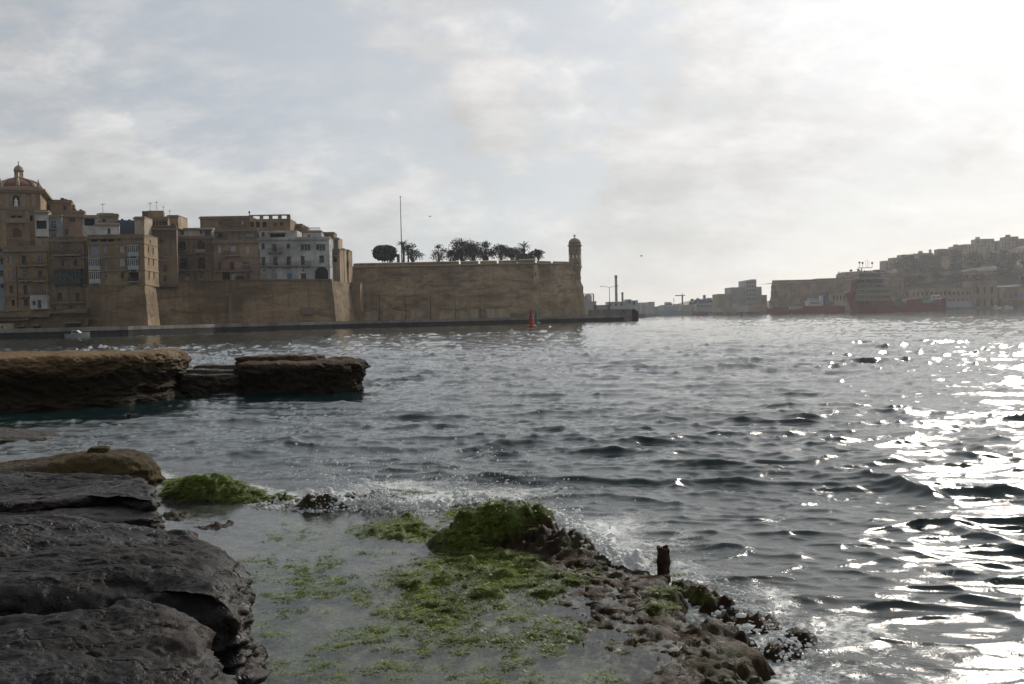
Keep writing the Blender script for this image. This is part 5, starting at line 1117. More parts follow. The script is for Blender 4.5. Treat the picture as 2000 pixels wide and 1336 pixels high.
mb = MB(); mb.lathe((wc[0], wc[1], 0), [(wr*1.06, zb1-0.1), (wr*1.25, zb1+0.1), (wr*1.25, zb1+0.4), (wr*1.02, zb1+0.5), (wr*1.02, zb1+0.9)], 8, 0); mb.build('cornice', M['trim'], wt_)
zdm = zz(1123, 465, Yw); mb = MB(); mb.lathe((wc[0], wc[1], 0), [(wr*1.0*math.cos(k*math.pi/2/9)+0.12, zb1+0.9+(zdm-zb1-0.9)*math.sin(k*math.pi/2/9)) for k in range(10)], 16); mb.build('dome', M['trim'], wt_, smooth=True)
zf = zz(1123, 458.5, Yw); mb = MB(); mb.lathe((wc[0], wc[1], 0), [(0.35, zdm-0.1), (0.16, zdm+0.2), (0.14, zf-0.75), (0.38, zf-0.5), (0.42, zf-0.3), (0.25, zf-0.05), (0.05, zf)], 12); mb.build('finial', M['trim'], wt_, smooth=True)
mb = MB(); mb.lathe((wc[0], wc[1], 0), [(wr*0.25, zK-5.2), (wr*0.55, zK-4.0), (wr*0.62, zK-3.9), (wr*0.8, zK-2.6), (wr*0.9, zK-2.5), (wr*1.08, zK-0.9), (wr*1.18, zK-0.8), (wr*1.18, zK-0.4), (wr*1.05, zK-0.38)], 8, 0); mb.build('corbel', M['trim'], wt_)

# flagpole
Yf = 344.0; fp = W(785, 512, Yf); zt3 = zz(784, 385, Yf)
o = MB().tube([(fp[0], Yf, zK-0.2), (fp[0], Yf, zt3-14), (fp[0], Yf, zt3)], [0.22, 0.16, 0.09], 8); o.tube([(fp[0], Yf, zt3), (fp[0], Yf, zt3+0.3)], 0.2, 8); o.tube([(fp[0]-0.25, Yf, zK+8), (fp[0]+0.25, Yf, zK+8.0)], 0.12, 6)
tag(o.build('flagpole', M['iron'], None, (fp[0], Yf, zK-0.2)), 'tall thin bare flagpole on the bastion', 'flagpole')
o = MB(); p = W(778, 512, Yf+1); q = W(782, 512, Yf+1); o.box(p[0]-0.5, q[0]-0.2, Yf+1, Yf+1.3, zK-0.2, zz(780, 496, Yf)); o.box(p[0]-0.6, q[0]-0.1, Yf+0.9, Yf+1.4, zK-0.25, zK+0.2); tag(o.build('notice_board', M['blue_wall'], None, (p[0], Yf+1, zK-0.2)), 'pale blue upright panel beside the flagpole', 'panel')

# ---- street lamps on the promenade
def lamp(px, pyB, pyT, Y, label, arms=1, armlen=2.0):
    b = W(px, pyB, Y); zt = zz(px, pyT, Y); root = thing('street_lamp', label, 'lamp', (b[0], Y, 1.8), 'promenade lamps'); mb = MB(); mb.tube([(b[0], Y, 1.8), (b[0], Y, zt-0.3)], [0.13, 0.08], 8); mb.lathe((b[0], Y, 1.8), [(0.25, 0), (0.22, 0.5), (0.14, 0.6)], 8); mb.build('pole', M['iron'], root)
    for k in range(arms):
        s = -1 if k == 0 else 1; mb = MB(); mb.tube([(b[0], Y, zt-0.45), (b[0]+s*armlen*0.5, Y, zt-0.1), (b[0]+s*armlen, Y, zt+0.05)], 0.06, 6); a = mb.build('arm', M['iron'], root)
        mb = MB(); x = b[0]+s*armlen; mb.hexa([(x-0.45, Y-0.18, zt-0.1), (x+0.45, Y-0.18, zt-0.1), (x+0.45, Y+0.18, zt-0.1), (x-0.45, Y+0.18, zt-0.1)], [(x-0.3, Y-0.12, zt+0.12), (x+0.3, Y-0.12, zt+0.12), (x+0.3, Y+0.12, zt+0.12), (x-0.3, Y+0.12, zt+0.12)]); mb.build('lamp_head', M['grey_paint'], a)
lamp(1191, 604, 559, 348, 'double-armed street lamp at the seaward end of the quay', 2, 2.9)
for i, px in enumerate((742, 792, 841, 889, 938)): lamp(px, 610, 573, 314, ['thin street lamp nearest the gatehouse', 'second thin street lamp from the gatehouse', 'third thin street lamp from the gatehouse', 'fourth thin street lamp from the gatehouse', 'thin street lamp farthest from the gatehouse'][i], 1, 1.0)

# ---- trees on the bastion
def leaves(name, pts, size, mat, root, tri=False):
    n = len(pts); d1 = rng.normal(0, 1, (n, 3)); d1 /= np.linalg.norm(d1, axis=1)[:, None]; d2 = rng.normal(0, 1, (n, 3)); d2 -= (d2*d1).sum(1)[:, None]*d1; d2 /= np.linalg.norm(d2, axis=1)[:, None]
    s = size*rng.uniform(0.6, 1.3, (n, 1)); V = np.stack([pts-d1*s, pts+d2*s*0.5, pts+d1*s, pts-d2*s*0.5], 1).reshape(-1, 3)
    V = V-np.array(ROOTLOC[root.name]); return np_mesh(name, V, np.arange(n*4).reshape(-1, 4), mat, root, smooth=False)
def tree(name, label, px, pyB, pyT, wpx, Y, mat='leaf_dark', n=1500, clumps=9, flat=0.75, trunk=0.35, seed=0, lean=0.0, topiary=False, group='trees on the bastion', leaf=0.30, cat='tree', trunks=1, zB=None):
    rg = np.random.default_rng(seed+1000); b = W(px, pyB, Y); zb = zK-0.2 if zB is None else zB; zt = zz(px, pyT, Y); h = zt-zb; w = wpx/FPX*Y*(1.0 if topiary else 1.28)
    root = thing(name, label, cat, (b[0], Y, zb), group)
    cz0 = zb+h*trunk; cl = []
    if topiary: cl = [((b[0], Y, (cz0+zt)/2), (w/2, w/2, (zt-cz0)/2))]
    else:
        for k in range(clumps):
            a = rg.uniform(0, 6.28); r = w/2*0.74*math.sqrt(rg.random()); z = cz0+(zt-cz0)*rg.uniform(0.22, 0.82)
            s = w*rg.uniform(0.20, 0.31); cl.append(((b[0]+lean*h+r*math.cos(a), Y+r*math.sin(a), min(z, zt-s*flat*0.7)), (s, s, s*flat)))
        cl.append(((b[0]+lean*h, Y, zt-w*0.16*flat), (w*0.18, w*0.18, w*0.16*flat)))
    mb = MB()
    for q in range(trunks):
        ox = (q-(trunks-1)/2)*w*0.16
        mb.tube([(b[0]+ox*0.5, Y, zb), (b[0]+ox+lean*h*0.3+0.1, Y, zb+h*trunk*0.6), (b[0]+ox*1.6+lean*h*0.6, Y, cz0+0.3*h*trunk)], [0.028*h+0.05, 0.02*h+0.04, 0.012*h+0.03], 7)
    for c, s in cl: mb.tube([(b[0]+lean*h*0.3, Y, zb+h*trunk*0.7), ((b[0]+lean*h*0.4+c[0])/2, (Y+c[1])/2, (zb+h*trunk+c[2])/2), c], [0.016*h+0.03, 0.011*h+0.02, 0.02], 5)
    mb.build('trunk', M['bark'], root)
    per = max(40, int(n*1.5)//len(cl)); P_ = []
    for c, s in cl:
        v = rg.normal(0, 1, (per, 3)); v /= np.linalg.norm(v, axis=1)[:, None]; rad = rg.random((per, 1))**(0.28 if topiary else 0.45)
        if topiary: v = np.sign(v)*np.abs(v)**0.85
        P_.append(np.array(c)+v*rad*np.array(s)*(1+0.12*rg.normal(0, 1, (per, 1))*(0.35 if topiary else 1)))
    leaves('crown', np.concatenate(P_), leaf, M[mat], root); return root
tree('ficus_tree', 'clipped flat oval tree at the left end of the bastion', 752, 513, 479, 47, 344, n=4200, trunk=0.36, topiary=True, seed=1, trunks=2, leaf=0.34)
tree('small_tree', 'low dark bush under the clipped tree', 766, 512, 503, 15, 343, n=260, trunk=0.2, seed=2, clumps=5)
tree('tall_tree', 'sparse feathery tree just right of the flagpole', 806, 512, 475, 34, 345, 'leaf_dark', n=620, clumps=12, seed=3, trunk=0.30, leaf=0.32)
tree('tall_tree', 'thin airy grey-green tree standing alone on the bastion', 856, 511, 478, 28, 346, 'leaf_olive', n=620, clumps=11, seed=4, trunk=0.25, trunks=3, leaf=0.26)
tree('small_tree', 'short bushy tree at the left of the tree clump', 881, 510, 488, 24, 344, n=520, clumps=8, seed=5, trunk=0.18, trunks=2)
tree('tall_tree', 'tallest dense dark tree of the clump', 903, 510, 467, 42, 346, n=2000, clumps=15, seed=6, trunk=0.22, flat=1.0)
tree('tall_tree', 'dark tree leaning against the tallest tree', 926, 510, 474, 32, 348, n=1300, clumps=12, seed=7, trunk=0.22, flat=1.0)
tree('tall_tree', 'feathery round-topped tree in the middle of the clump', 948, 510, 471, 32, 345, 'leaf', n=1100, clumps=12, seed=8, trunk=0.28, flat=1.0, trunks=2)
tree('tall_tree', 'low spreading tree between the feathery tree and the palm', 978, 509, 477, 32, 347, n=950, clumps=12, seed=9, trunk=0.3)
tree('tall_tree', 'flat dark tree left of the lone date palm', 999, 508, 483, 34, 349, n=1100, clumps=11, seed=10, trunk=0.42, flat=0.6)
tree('small_tree', 'dense round bush below the date palm', 1022, 507, 484, 30, 346, n=1100, clumps=10, seed=11, trunk=0.15)
tree('small_tree', 'small sparse bush right of the date palm', 1040, 507, 490, 12, 346, 'leaf', n=200, clumps=5, seed=12)
tree('small_tree', 'wind-bent tree nearest the watchtower', 1053, 507, 486, 22, 345, n=620, clumps=9, seed=13, trunk=0.3, lean=-0.15)
def palm(label, px, pyB, pyT, wpx, Y, nf=22, seed=0, trunk_r=0.3, zB=None, group='palms on the bastion', mat='leaf_dark'):
    rg = random.Random(seed); b = W(px, pyB, Y); zb = zK-0.2 if zB is None else zB; L_ = wpx/2/FPX*Y*1.08; zt = zz(px, pyT, Y)-L_*0.55
    root = thing('palm_tree', label, 'palm', (b[0], Y, zb), group); mb = MB(); mb.tube([(b[0], Y, zb), (b[0]+0.15, Y, (zb+zt)/2), (b[0], Y, zt)], [trunk_r*1.2, trunk_r*0.9, trunk_r], 8); mb.build('trunk', M['bark'], root)
    me = None
    for k in range(nf):
        if me is None:
            V, F = [], []; n = 9
            for i in range(n):
                u = i/(n-1); x = L_*u; z = L_*(0.42*u-0.75*u*u); w = L_*0.17*math.sin(math.pi*min(1, 0.12+u*0.9))
                for s in (-1, 1):
                    for j in range(1):
                        k0 = len(V); V += [(x, 0, z), (x+L_*0.055, 0, z), (x+L_*0.10, s*w, z-w*0.55), (x+L_*0.06, s*w, z-w*0.55)]; F.append((k0, k0+1, k0+2, k0+3))
                if i < n-1:
                    u2 = (i+1)/(n-1); k0 = len(V); V += [(x, -0.05, z), (x, 0.05, z), (L_*u2, 0.04, L_*(0.42*u2-0.75*u2*u2)), (L_*u2, -0.04, L_*(0.42*u2-0.75*u2*u2))]; F.append((k0, k0+1, k0+2, k0+3))
            me = bpy.data.meshes.new('frond'); me.from_pydata(V, [], F); me.materials.append(M[mat]); me.update()
        o = bpy.data.objects.new('frond', me); link(o, root); o.location = (0, 0, zt-zb); o.rotation_euler = (0, -rg.uniform(-0.25, 1.0)*(1 if k % 2 else 0.7), k*2.399+rg.uniform(-0.2, 0.2))
palm('shaggy fan palm behind the flagpole', 788, 512, 470, 26, 346, 26, 3, 0.4); palm('shorter palm right of the flagpole', 797, 512, 478, 22, 348, 24, 4, 0.32)
palm('lone date palm rising above the right end of the trees', 1024, 508, 473, 28, 348, 22, 5, 0.3)

# ---- small motor boat moored at the left quay
Yb = 203.0; bc = W(153, 653, Yb); broot = thing('motor_boat', 'small white cabin boat moored at the quay on the left', 'boat', (bc[0], Yb, 0))
Lb = 46/FPX*Yb; sec = []
for u in (0, 0.15, 0.4, 0.65, 0.85, 1.0):
    wv = 0.95*(1-max(0, u-0.45)**2*3.0); wv = max(wv, 0.06); zd = 0.72+0.35*u*u; sec.append((bc[0]-Lb/2+Lb*u, wv, zd))
mb = MB()
for i in range(len(sec)-1):
    (x0_, w0, d0), (x1_, w1_, d1) = sec[i], sec[i+1]
    A_ = [(x0_, Yb-w0, d0), (x0_, Yb-w0*0.65, -0.25), (x0_, Yb+w0*0.65, -0.25), (x0_, Yb+w0, d0)]; B_ = [(x1_, Yb-w1_, d1), (x1_, Yb-w1_*0.5, -0.25), (x1_, Yb+w1_*0.5, -0.25), (x1_, Yb+w1_, d1)]
    for k in range(4): mb.face(A_[k], A_[(k+1) % 4], B_[(k+1) % 4], B_[k])
    if i == 0: mb.face(*A_[::-1])
mb.build('hull', M['ship_white'], broot)
mb = MB(); c0 = bc[0]-0.2; mb.hexa([(c0-1.1, Yb-0.7, 0.6), (c0+1.0, Yb-0.7, 0.66), (c0+1.0, Yb+0.7, 0.66), (c0-1.1, Yb+0.7, 0.6)], [(c0-0.7, Yb-0.55, 1.38), (c0+0.15, Yb-0.55, 1.42), (c0+0.15, Yb+0.55, 1.42), (c0-0.7, Yb+0.55, 1.38)]); cab = mb.build('cabin', M['ship_white'], broot)
mb = MB(); mb.hexa([(c0-0.75, Yb-0.735, 0.92), (c0+0.55, Yb-0.735, 0.95), (c0+0.55, Yb-0.65, 0.95), (c0-0.75, Yb-0.65, 0.92)], [(c0-0.58, Yb-0.62, 1.28), (c0+0.12, Yb-0.62, 1.3), (c0+0.12, Yb-0.55, 1.3), (c0-0.58, Yb-0.55, 1.28)]); mb.build('window', M['glass'], cab)
mb = MB(); mb.tube([(bc[0]+0.9, Yb-0.5, 0.8), (bc[0]+0.9, Yb-0.5, 1.15), (bc[0]+Lb/2-0.1, Yb, 1.3), (bc[0]+0.9, Yb+0.5, 1.15), (bc[0]+0.9, Yb+0.5, 0.8)], 0.03, 5); mb.build('rail', M['grey_paint'], broot)

# ---- buoys
def buoy(px, pyW, pyT, label, mat, seed):
    c = G(px, pyW, 0); h = zz(px, pyT, c[1]); root = thing('channel_buoy', label, 'buoy', (c[0], c[1], 0), 'channel buoys'); s = h/4.2*0.92
    mb = MB(); mb.lathe((c[0], c[1], 0), [(1.0*s, -0.4), (1.15*s, 0.05), (1.15*s, 0.25*s), (0.9*s, 0.36*s)], 20); mb.build('float', M[mat], root, smooth=False)
    mb = MB(); mb.lathe((c[0], c[1], 0), [(0.62*s, 0.36*s), (0.55*s, 1.3*s), (0.36*s, 2.5*s), (0.30*s, 3.2*s), (0.36*s, 3.25*s), (0.36*s, 3.35*s)], 12); mb.build('tower', M[mat], root)
    for k in range(3):
        mb = MB(); z = (0.9+0.8*k)*s; r_ = (0.60-0.12*k)*s; mb.lathe((c[0], c[1], 0), [(r_, z), (r_+0.05*s, z+0.02), (r_+0.05*s, z+0.1*s), (r_-0.02*s, z+0.12*s)], 12); mb.build('ring', M[mat], root)
    mb = MB(); mb.lathe((c[0], c[1], 0), [(0.16*s, 3.36*s), (0.2*s, 3.6*s), (0.2*s, 3.95*s), (0.12*s, 4.1*s), (0.03*s, 4.2*s)], 10); mb.build('lantern', M[mat], root)
    mb = MB(); mb.tube([(c[0]-0.5*s, c[1]-0.55*s, 0.37*s), (c[0]-0.3*s, c[1]-0.40*s, 3.2*s)], 0.03, 5); mb.tube([(c[0]-0.25*s, c[1]-0.62*s, 0.37*s), (c[0]-0.15*s, c[1]-0.43*s, 3.2*s)], 0.03, 5); mb.build('ladder', M['iron'], root)
buoy(1038, 638, 598, 'red channel buoy tower in front of the bastion', 'buoy_red', 1)
buoy(1047.5, 632, 604, 'slimmer green channel buoy just behind the red one', 'buoy_green', 2)
# ================================================================== THE FAR SHORE
def obj_box(name, label, cat, px0, px1, pyT, pyB, Y, depth, mat, group=None, zB=None):
    a, b = W(px0, pyB, Y), W(px1, pyB, Y); mb = MB(); z1 = zz((px0+px1)/2, pyT, Y); z0 = zz((px0+px1)/2, pyB, Y) if zB is None else zB
    mb.box(a[0], b[0], Y, Y+depth, z0, z1); mb.box(a[0]-0.2, b[0]+0.2, Y-0.2, Y+depth+0.2, z1+0.003, z1+0.4)
    root = thing(name, label, cat, ((a[0]+b[0])/2, Y+depth/2, z0), group); mb.build('wall', M[mat], root); return root
# quays of the far side
for nm, px0, px1, Y, dep in (('far_quay', 1395, 2350, 832, 30), ('far_quay', 1120, 1420, 1010, 60), ('far_quay', 1120, 1262, 590, 40)):
    a, b = xx(px0, Y), xx(px1, Y); mb = MB(); mb.box(a, b, Y, Y+dep, -1.0, 1.9); mb.box(a, b, Y-0.3, Y+1.2, 1.903, 2.2); o = mb.build(nm, M['concrete']); tag(o, kind='structure')
# hill
crest = [(1560, 600), (1600, 575), (1636, 545), (1660, 534), (1700, 528), (1735, 524), (1800, 510), (1850, 502), (1900, 492), (1950, 482), (2000, 474), (2200, 455), (2500, 440)]
cx_ = np.array([xx(p, 1050) for p, _ in crest]); cz_ = np.array([zz(p, q, 1050) for p, q in crest])
hxs = np.arange(xx(1540, 1050), xx(2450, 1050), 4.0); hys = np.arange(858, 1400, 4.0); HX, HY = np.meshgrid(hxs, hys)
xc = HX*1050/np.clip(HY, 800, 1100)
cr_ = np.interp(xc, cx_, cz_); u = np.clip((HY-858)/192, 0, 1)
terr = u+0.05*np.sin(u*18)
HZ = 3+(cr_-3)*np.clip(terr, 0, 1)**0.72*np.where(HY > 1060, 1-0.6*np.clip((HY-1060)/340, 0, 1), 1)+2.2*fbm(HX*0.03, HY*0.03, 0, 4, seed=301)*u
hill = np_mesh('hill', np.stack([HX, HY, HZ], -1).reshape(-1, 3), grid_faces(len(hys), len(hxs)), M['scrub']); tag(hill, kind='structure')
# distant ridge
rx = np.linspace(xx(1150, 2200), xx(1700, 2200), 120); rz = 2+14*np.exp(-((rx-xx(1335, 2200))/110)**2)+26*np.exp(-((rx-xx(1440, 2200))/130)**2)+3*fbm(rx*0.02, 0, 0, 4, seed=311)
V = np.concatenate([np.stack([rx, np.full(120, 2100.), np.full(120, -1.)], -1), np.stack([rx, np.full(120, 2200.), rz], -1), np.stack([rx, np.full(120, 2330.), np.full(120, -1.)], -1)])
tag(np_mesh('distant_hill', V, grid_faces(3, 120), M['far_hill']), kind='structure')

# bastions of the far town
def far_bastion(label, pts, py, Yref, batter, mat, amp=0.5):
    z1 = zz(pts[0][0], py, Yref); P_ = [(xx(p, y), y) for p, y in pts]; root = thing('far_bastion', label, 'fortification', (P_[1][0], P_[1][1]+20, 2)); mb = MB()
    rampart(mb, P_, z1, 1.9, batter, 10, 5.0, amp, 7); mb.face(*[(a, b, z1) for a, b in P_], (P_[-1][0], P_[-1][1]+(6 if mat else 60), z1), (P_[0][0], P_[0][1]+(6 if mat else 60), z1)); mb.build('wall', M['lime_dark' if mat is None else mat], root, smooth=False)
    mb = MB()
    for i in range(len(P_)-1): mb.tube([(P_[i][0], P_[i][1]-0.2, z1-2.2), (P_[i+1][0], P_[i+1][1]-0.2, z1-2.2)], 0.35, 6)
    mb.build('cordon', M['trim'], root); return root
far_bastion('broad hazy bastion with a battered corner on the far shore', [(1512, 960), (1509, 885), (1600, 882)], 547.5, 885, 0.12, None)
far_bastion('higher stretch of rampart continuing right from the far bastion', [(1598, 884), (1660, 880), (1765, 884)], 544, 884, 0.10, None)
far_bastion('long retaining wall halfway up the far hillside', [(1700, 925), (1850, 925), (2100, 930)], 534, 925, 0.08, 'lime_dark')

# waterfront buildings
def far_house(name, label, px0, px1, pyT, pyB, Y, depth, mat, ops, cat='building', courses=(), zB=1.95): return house(name, label, px0, px1, pyT, pyB, Y, 0, depth, mat, ops, courses, True, 0.5, zB=zB, cat=cat)
def row(x0, x1, n, y0, y1, w, st): return [(x0+(x1-x0)*(i+0.5)/n-w/2, y0-0.022*(x0+(x1-x0)*(i+0.5)/n-(x0+x1)/2), x0+(x1-x0)*(i+0.5)/n+w/2, y1-0.022*(x0+(x1-x0)*(i+0.5)/n-(x0+x1)/2), st) for i in range(n)]
f = far_house('warehouse', 'long arcaded waterfront warehouse behind the big red ship', 1776, 1896, 563, 602, 850, 16, 'lime_pale', row(1780, 1894, 13, 569, 577, 3.4, 'ak')+row(1780, 1894, 13, 584, 597, 3.6, 'ak'), courses=(581,))
for i in range(14):
    a = f.w*i/13; mb = MB(); f.bar(mb, max(0, a-0.5), min(f.w, a+0.5), f.z0, f.z1-1.2, 0.0, 0.5); mb.build('pilaster', M['trim'], f.root)
f = far_house('warehouse', 'low arcaded warehouse seen left of the red ship bow', 1622, 1668, 573, 605, 850, 14, 'lime_pale', row(1625, 1666, 6, 577, 587, 3.2, 'ak'))
f = far_house('warehouse', 'ochre warehouse half hidden behind the red ship superstructure', 1690, 1775, 566, 604, 852, 14, 'lime', row(1740, 1774, 5, 571, 578, 3, 'd')+row(1694, 1738, 6, 574, 581, 2.6, 'd'))
f = far_house('facade_house', 'tall ornate facade with large windows on the far waterfront', 1898, 1948, 548, 602, 848, 18, 'lime_pink', row(1903, 1944, 3, 560, 573, 5, 'ak')+row(1903, 1944, 3, 584, 598, 5, 'ak'), courses=(553, 579))
f = far_house('warehouse', 'waterfront warehouse with a blue band at the right edge', 1952, 2060, 560, 601, 850, 16, 'lime', row(1956, 2056, 9, 572, 579, 4, 'd'), courses=(568,))
a0, z0, a1, z1 = f.rect(1986, 575, 2006, 579); mb = MB(); f.bar(mb, a0, a1, z0, z1, 0.0, 0.6); mb.build('blue_band', M['blue_paint'], f.root)
shed = obj_box('quay_shed', 'long low pale shed on the quay under the ornate facade', 'shed', 1850, 1898, 589, 601, 838, 9, 'ship_grey', zB=1.95)
shed = obj_box('quay_shed', 'low dark quay canopy at the right edge of the far shore', 'shed', 1958, 2050, 585, 590, 838, 9, 'far_tan', zB=8.0)
for i in range(6):
    x = xx(1960+i*16, 838.5); mb = MB(); mb.box(x-0.25, x+0.25, 838.5, 839.0, 1.95, 8.0); mb.build('post', M['far_tan'], shed)
for px, lab in ((1946, 'left one of two small white motor boats by the far quay'), (1968, 'right one of two small white motor boats by the far quay')):
    c = W(px, 598, 826); r_ = thing('motor_boat', lab, 'boat', (c[0], 826, 0), 'motor boats at the far quay'); mb = MB(); mb.hexa([(c[0]-3.5, 824.6, -0.3), (c[0]+3, 824.8, -0.3), (c[0]+3, 827.2, -0.3), (c[0]-3.5, 827.4, -0.3)], [(c[0]-3.8, 824.2, 1.3), (c[0]+4.6, 825.6, 1.7), (c[0]+4.6, 826.4, 1.7), (c[0]-3.8, 827.8, 1.3)]); mb.build('hull', M['ship_white'], r_)
    mb = MB(); mb.hexa([(c[0]-2, 824.9, 1.35), (c[0]+1.6, 825, 1.45), (c[0]+1.6, 827, 1.45), (c[0]-2, 827.1, 1.35)], [(c[0]-1.6, 825.1, 3.0), (c[0]+0.3, 825.2, 3.0), (c[0]+0.3, 826.8, 3.0), (c[0]-1.6, 826.9, 3.0)]); mb.build('cabin', M['ship_white'], r_)
# houses on the crest
CR_H = [(1728, 1745, 509, 'far_tan'), (1745, 1763.5, 503, 'lime_pink'), (1764, 1788, 497, 'lime_pale'), (1788.5, 1795, 500, 'far_tan'), (1795.5, 1822, 494, 'lime_pink'), (1822.5, 1834, 496, 'far_tan'), (1834.5, 1849, 486, 'lime'), (1849.5, 1864, 486, 'lime_pale'), (1864.5, 1882, 481, 'far_tan'),
        (1882.5, 1905, 477, 'lime_pale'), (1907, 1942, 466.5, 'cream_wall'), (1942.5, 1953, 471, 'lime_pink'), (1953.5, 1967, 469, 'far_tan'), (1967.5, 1989, 462, 'lime_pink'), (1989.5, 2012, 466, 'lime'), (2012.5, 2040, 461, 'far_tan')]
ORD = ['first', 'second', 'third', 'fourth', 'fifth', 'sixth', 'seventh', 'eighth', 'ninth', 'tenth', 'eleventh', 'twelfth', 'thirteenth', 'fourteenth', 'fifteenth', 'sixteenth']
for i, (x0, x1, yt, mt) in enumerate(CR_H):
    n = max(1, int((x1-x0)/6)); ops = row(x0+1, x1-1, n, yt+5, yt+8.5, 1.8, 'd')+row(x0+1, x1-1, n, yt+12, yt+15.5, 1.8, 'd')
    f = house('hill_house', f'flat-roofed house on the far hill crest, {ORD[i]} from its left end', x0, x1, yt, yt+30, 1022+5*(i % 3), rnd_.uniform(-4, 6), 14, mt, ops, (), False, 0.6)
    f.root['group'] = 'houses along the far hill crest'
    if i in (4, 8, 10, 13): roof_box(f, 'roof_room', x0+3, yt-4.0, x0+8, yt, -2, 5, mt)
    if i == 4: roof_box(f, 'chimney', 1818, yt-7, 1821, yt, -2, 3, 'far_tan')
for i, (x0, x1, yt, yb) in enumerate(((1640, 1652, 536, 546), (1652, 1666, 531, 544), (1668, 1682, 530, 540), (1846, 1856, 500, 518), (1880, 1895, 508, 518))):
    f = house('slope_house', ['small stone house at the low left end of the far hill', 'second small stone house at the low end of the far hill', 'small stone house below the left trees of the far hill', 'narrow pale house standing among the trees on the far hill', 'low stone house among the trees on the far hill'][i], x0, x1, yt, yb+6, 968, 2, 10, ['far_tan', 'lime_pink', 'far_tan', 'lime_pale', 'lime'][i], row(x0+1, x1-1, 2, yt+4, yt+6.5, 1.6, 'd'), (), False, 0.4)
# trees on the hillside
rg = random.Random(5); k = 0
TS = [(rg.uniform(1650, 1725), rg.uniform(541, 548)) for _ in range(9)]+[(rg.uniform(1765, 1840), rg.uniform(516, 530)) for _ in range(14)]+[(rg.uniform(1850, 2010), rg.uniform(505, 528)) for _ in range(26)]+[(rg.uniform(1760, 2000), rg.uniform(540, 560)) for _ in range(16)]
def hill_z(x, y): return float(HZ[int(np.clip(round((y-858)/4), 0, len(hys)-1)), int(np.clip(round((x-hxs[0])/4), 0, len(hxs)-1))])
TS.sort()
def nth(n): return f"{n}{'th' if 10 <= n % 100 <= 20 else {1: 'st', 2: 'nd', 3: 'rd'}.get(n % 10, 'th')}"
rows_n = {}
for i, (px, py) in enumerate(TS):
    band = 'upper slope below the crest houses' if py < 532 else 'lower slope above the warehouses'; rows_n[band] = rows_n.get(band, 0)+1
    kind_l = rg.choice(['leaf_dark', 'leaf', 'leaf_olive']); col_l = {'leaf_dark': 'dark', 'leaf': 'green', 'leaf_olive': 'olive grey'}[kind_l]
    best = min(((abs(zz(px, py, y)-hill_z(xx(px, y), y)), y) for y in range(862, 1040, 6)))
    y = best[1]; x = xx(px, y, py); z = hill_z(x, y)-0.5; hgt = rg.uniform(5, 7) if px < 1730 else rg.uniform(7, 12)
    tree('hill_tree', f'{col_l} scrubby tree on the {band}, {nth(rows_n[band])} from the left', px, py, py-hgt*FPX/y, rg.uniform(16, 30), y, kind_l, n=170, clumps=6, flat=0.8, trunk=0.2, seed=400+i, group='trees on the far hill', leaf=1.25, zB=z)
for i, (px, py) in enumerate(((1650, 530), (1662, 524), (1676, 523))): tree('hill_tree', ['lone bush on the skyline at the low end of the far hill', 'second bush on the skyline of the far hill', 'bush on the skyline just left of the ship mast'][i], px, py+9, py+3, 9, 990, 'leaf_dark', n=220, clumps=6, trunk=0.2, seed=480+i, group='trees on the far hill', leaf=1.0, zB=hill_z(xx(px, 990), 990)-0.4)

# ---- big red offshore ship
YS = 735.0; mpx = YS/FPX
def sx(px): return xx(px, YS, 590)
def szz(px, py): return zz(px, py, YS)
ship = thing('supply_ship', 'large red offshore supply ship with cream superstructure and bow to the left', 'ship', (sx(1755), YS+9, 0))
def hull(root, name, pts_top, pts_bot, y0, beam, mat, bowpx, fade):
    """side profile (x, z) extruded to the beam, narrowing to the bow"""
    mb = MB(); n = len(pts_top)
    def wv(x): return beam/2*min(1.0, 0.06+((x-bowpx)/fade)**0.6) if x > bowpx else 0.06*beam/2
    cy_ = y0+beam/2
    for i in range(n-1):
        (xa, za), (xb, zb) = pts_top[i], pts_top[i+1]; (xc_, zc_), (xd, zd) = pts_bot[i], pts_bot[i+1]
        for s in (-1, 1):
            q = [(xc_, cy_+s*wv(xc_)*0.9, zc_), (xd, cy_+s*wv(xd)*0.9, zd), (xb, cy_+s*wv(xb), zb), (xa, cy_+s*wv(xa), za)]; mb.face(*(q if s < 0 else q[::-1]))
        mb.face((xa, cy_-wv(xa), za-0.02), (xb, cy_-wv(xb), zb-0.02), (xb, cy_+wv(xb), zb-0.02), (xa, cy_+wv(xa), za-0.02))
    for i in (0, n-1):
        (xa, za), (xc_, zc_) = pts_top[i], pts_bot[i]; mb.face((xc_, cy_-wv(xc_)*0.9, zc_), (xa, cy_-wv(xa), za), (xa, cy_+wv(xa), za), (xc_, cy_+wv(xc_)*0.9, zc_))
    return mb.build(name, M[mat], root)
tp = [(1657, 573), (1664, 569), (1678, 575), (1680.5, 588), (1712, 588), (1744, 586.5), (1745, 597), (1768, 596), (1773, 584.5), (1800, 583), (1802, 592), (1838, 590.5), (1840, 582.5), (1848, 582)]
bt = [1676, 1677, 1680, 1683, 1712, 1744, 1746, 1768, 1774, 1800, 1803, 1838, 1841, 1847.5]
hull(ship, 'hull', [(sx(a), szz(a, b)) for a, b in tp], [(sx(a), -0.8) for a in bt], YS, 17, 'hull_red', sx(1656), 26)
def sbox(root, name, px0, px1, pyT, pyB, mat, y0=2.0, y1=15.0, dx=0.0):
    mb = MB(); a, b, z0, z1 = sx(px0), sx(px1), szz((px0+px1)/2, pyB), szz((px0+px1)/2, pyT); mb.hexa([(a, YS+y0, z0), (b, YS+y0, z0), (b, YS+y1, z0), (a, YS+y1, z0)], [(a+dx, YS+y0, z1), (b, YS+y0, z1), (b, YS+y1, z1), (a+dx, YS+y1, z1)]); return mb.build(name, M[mat], root)
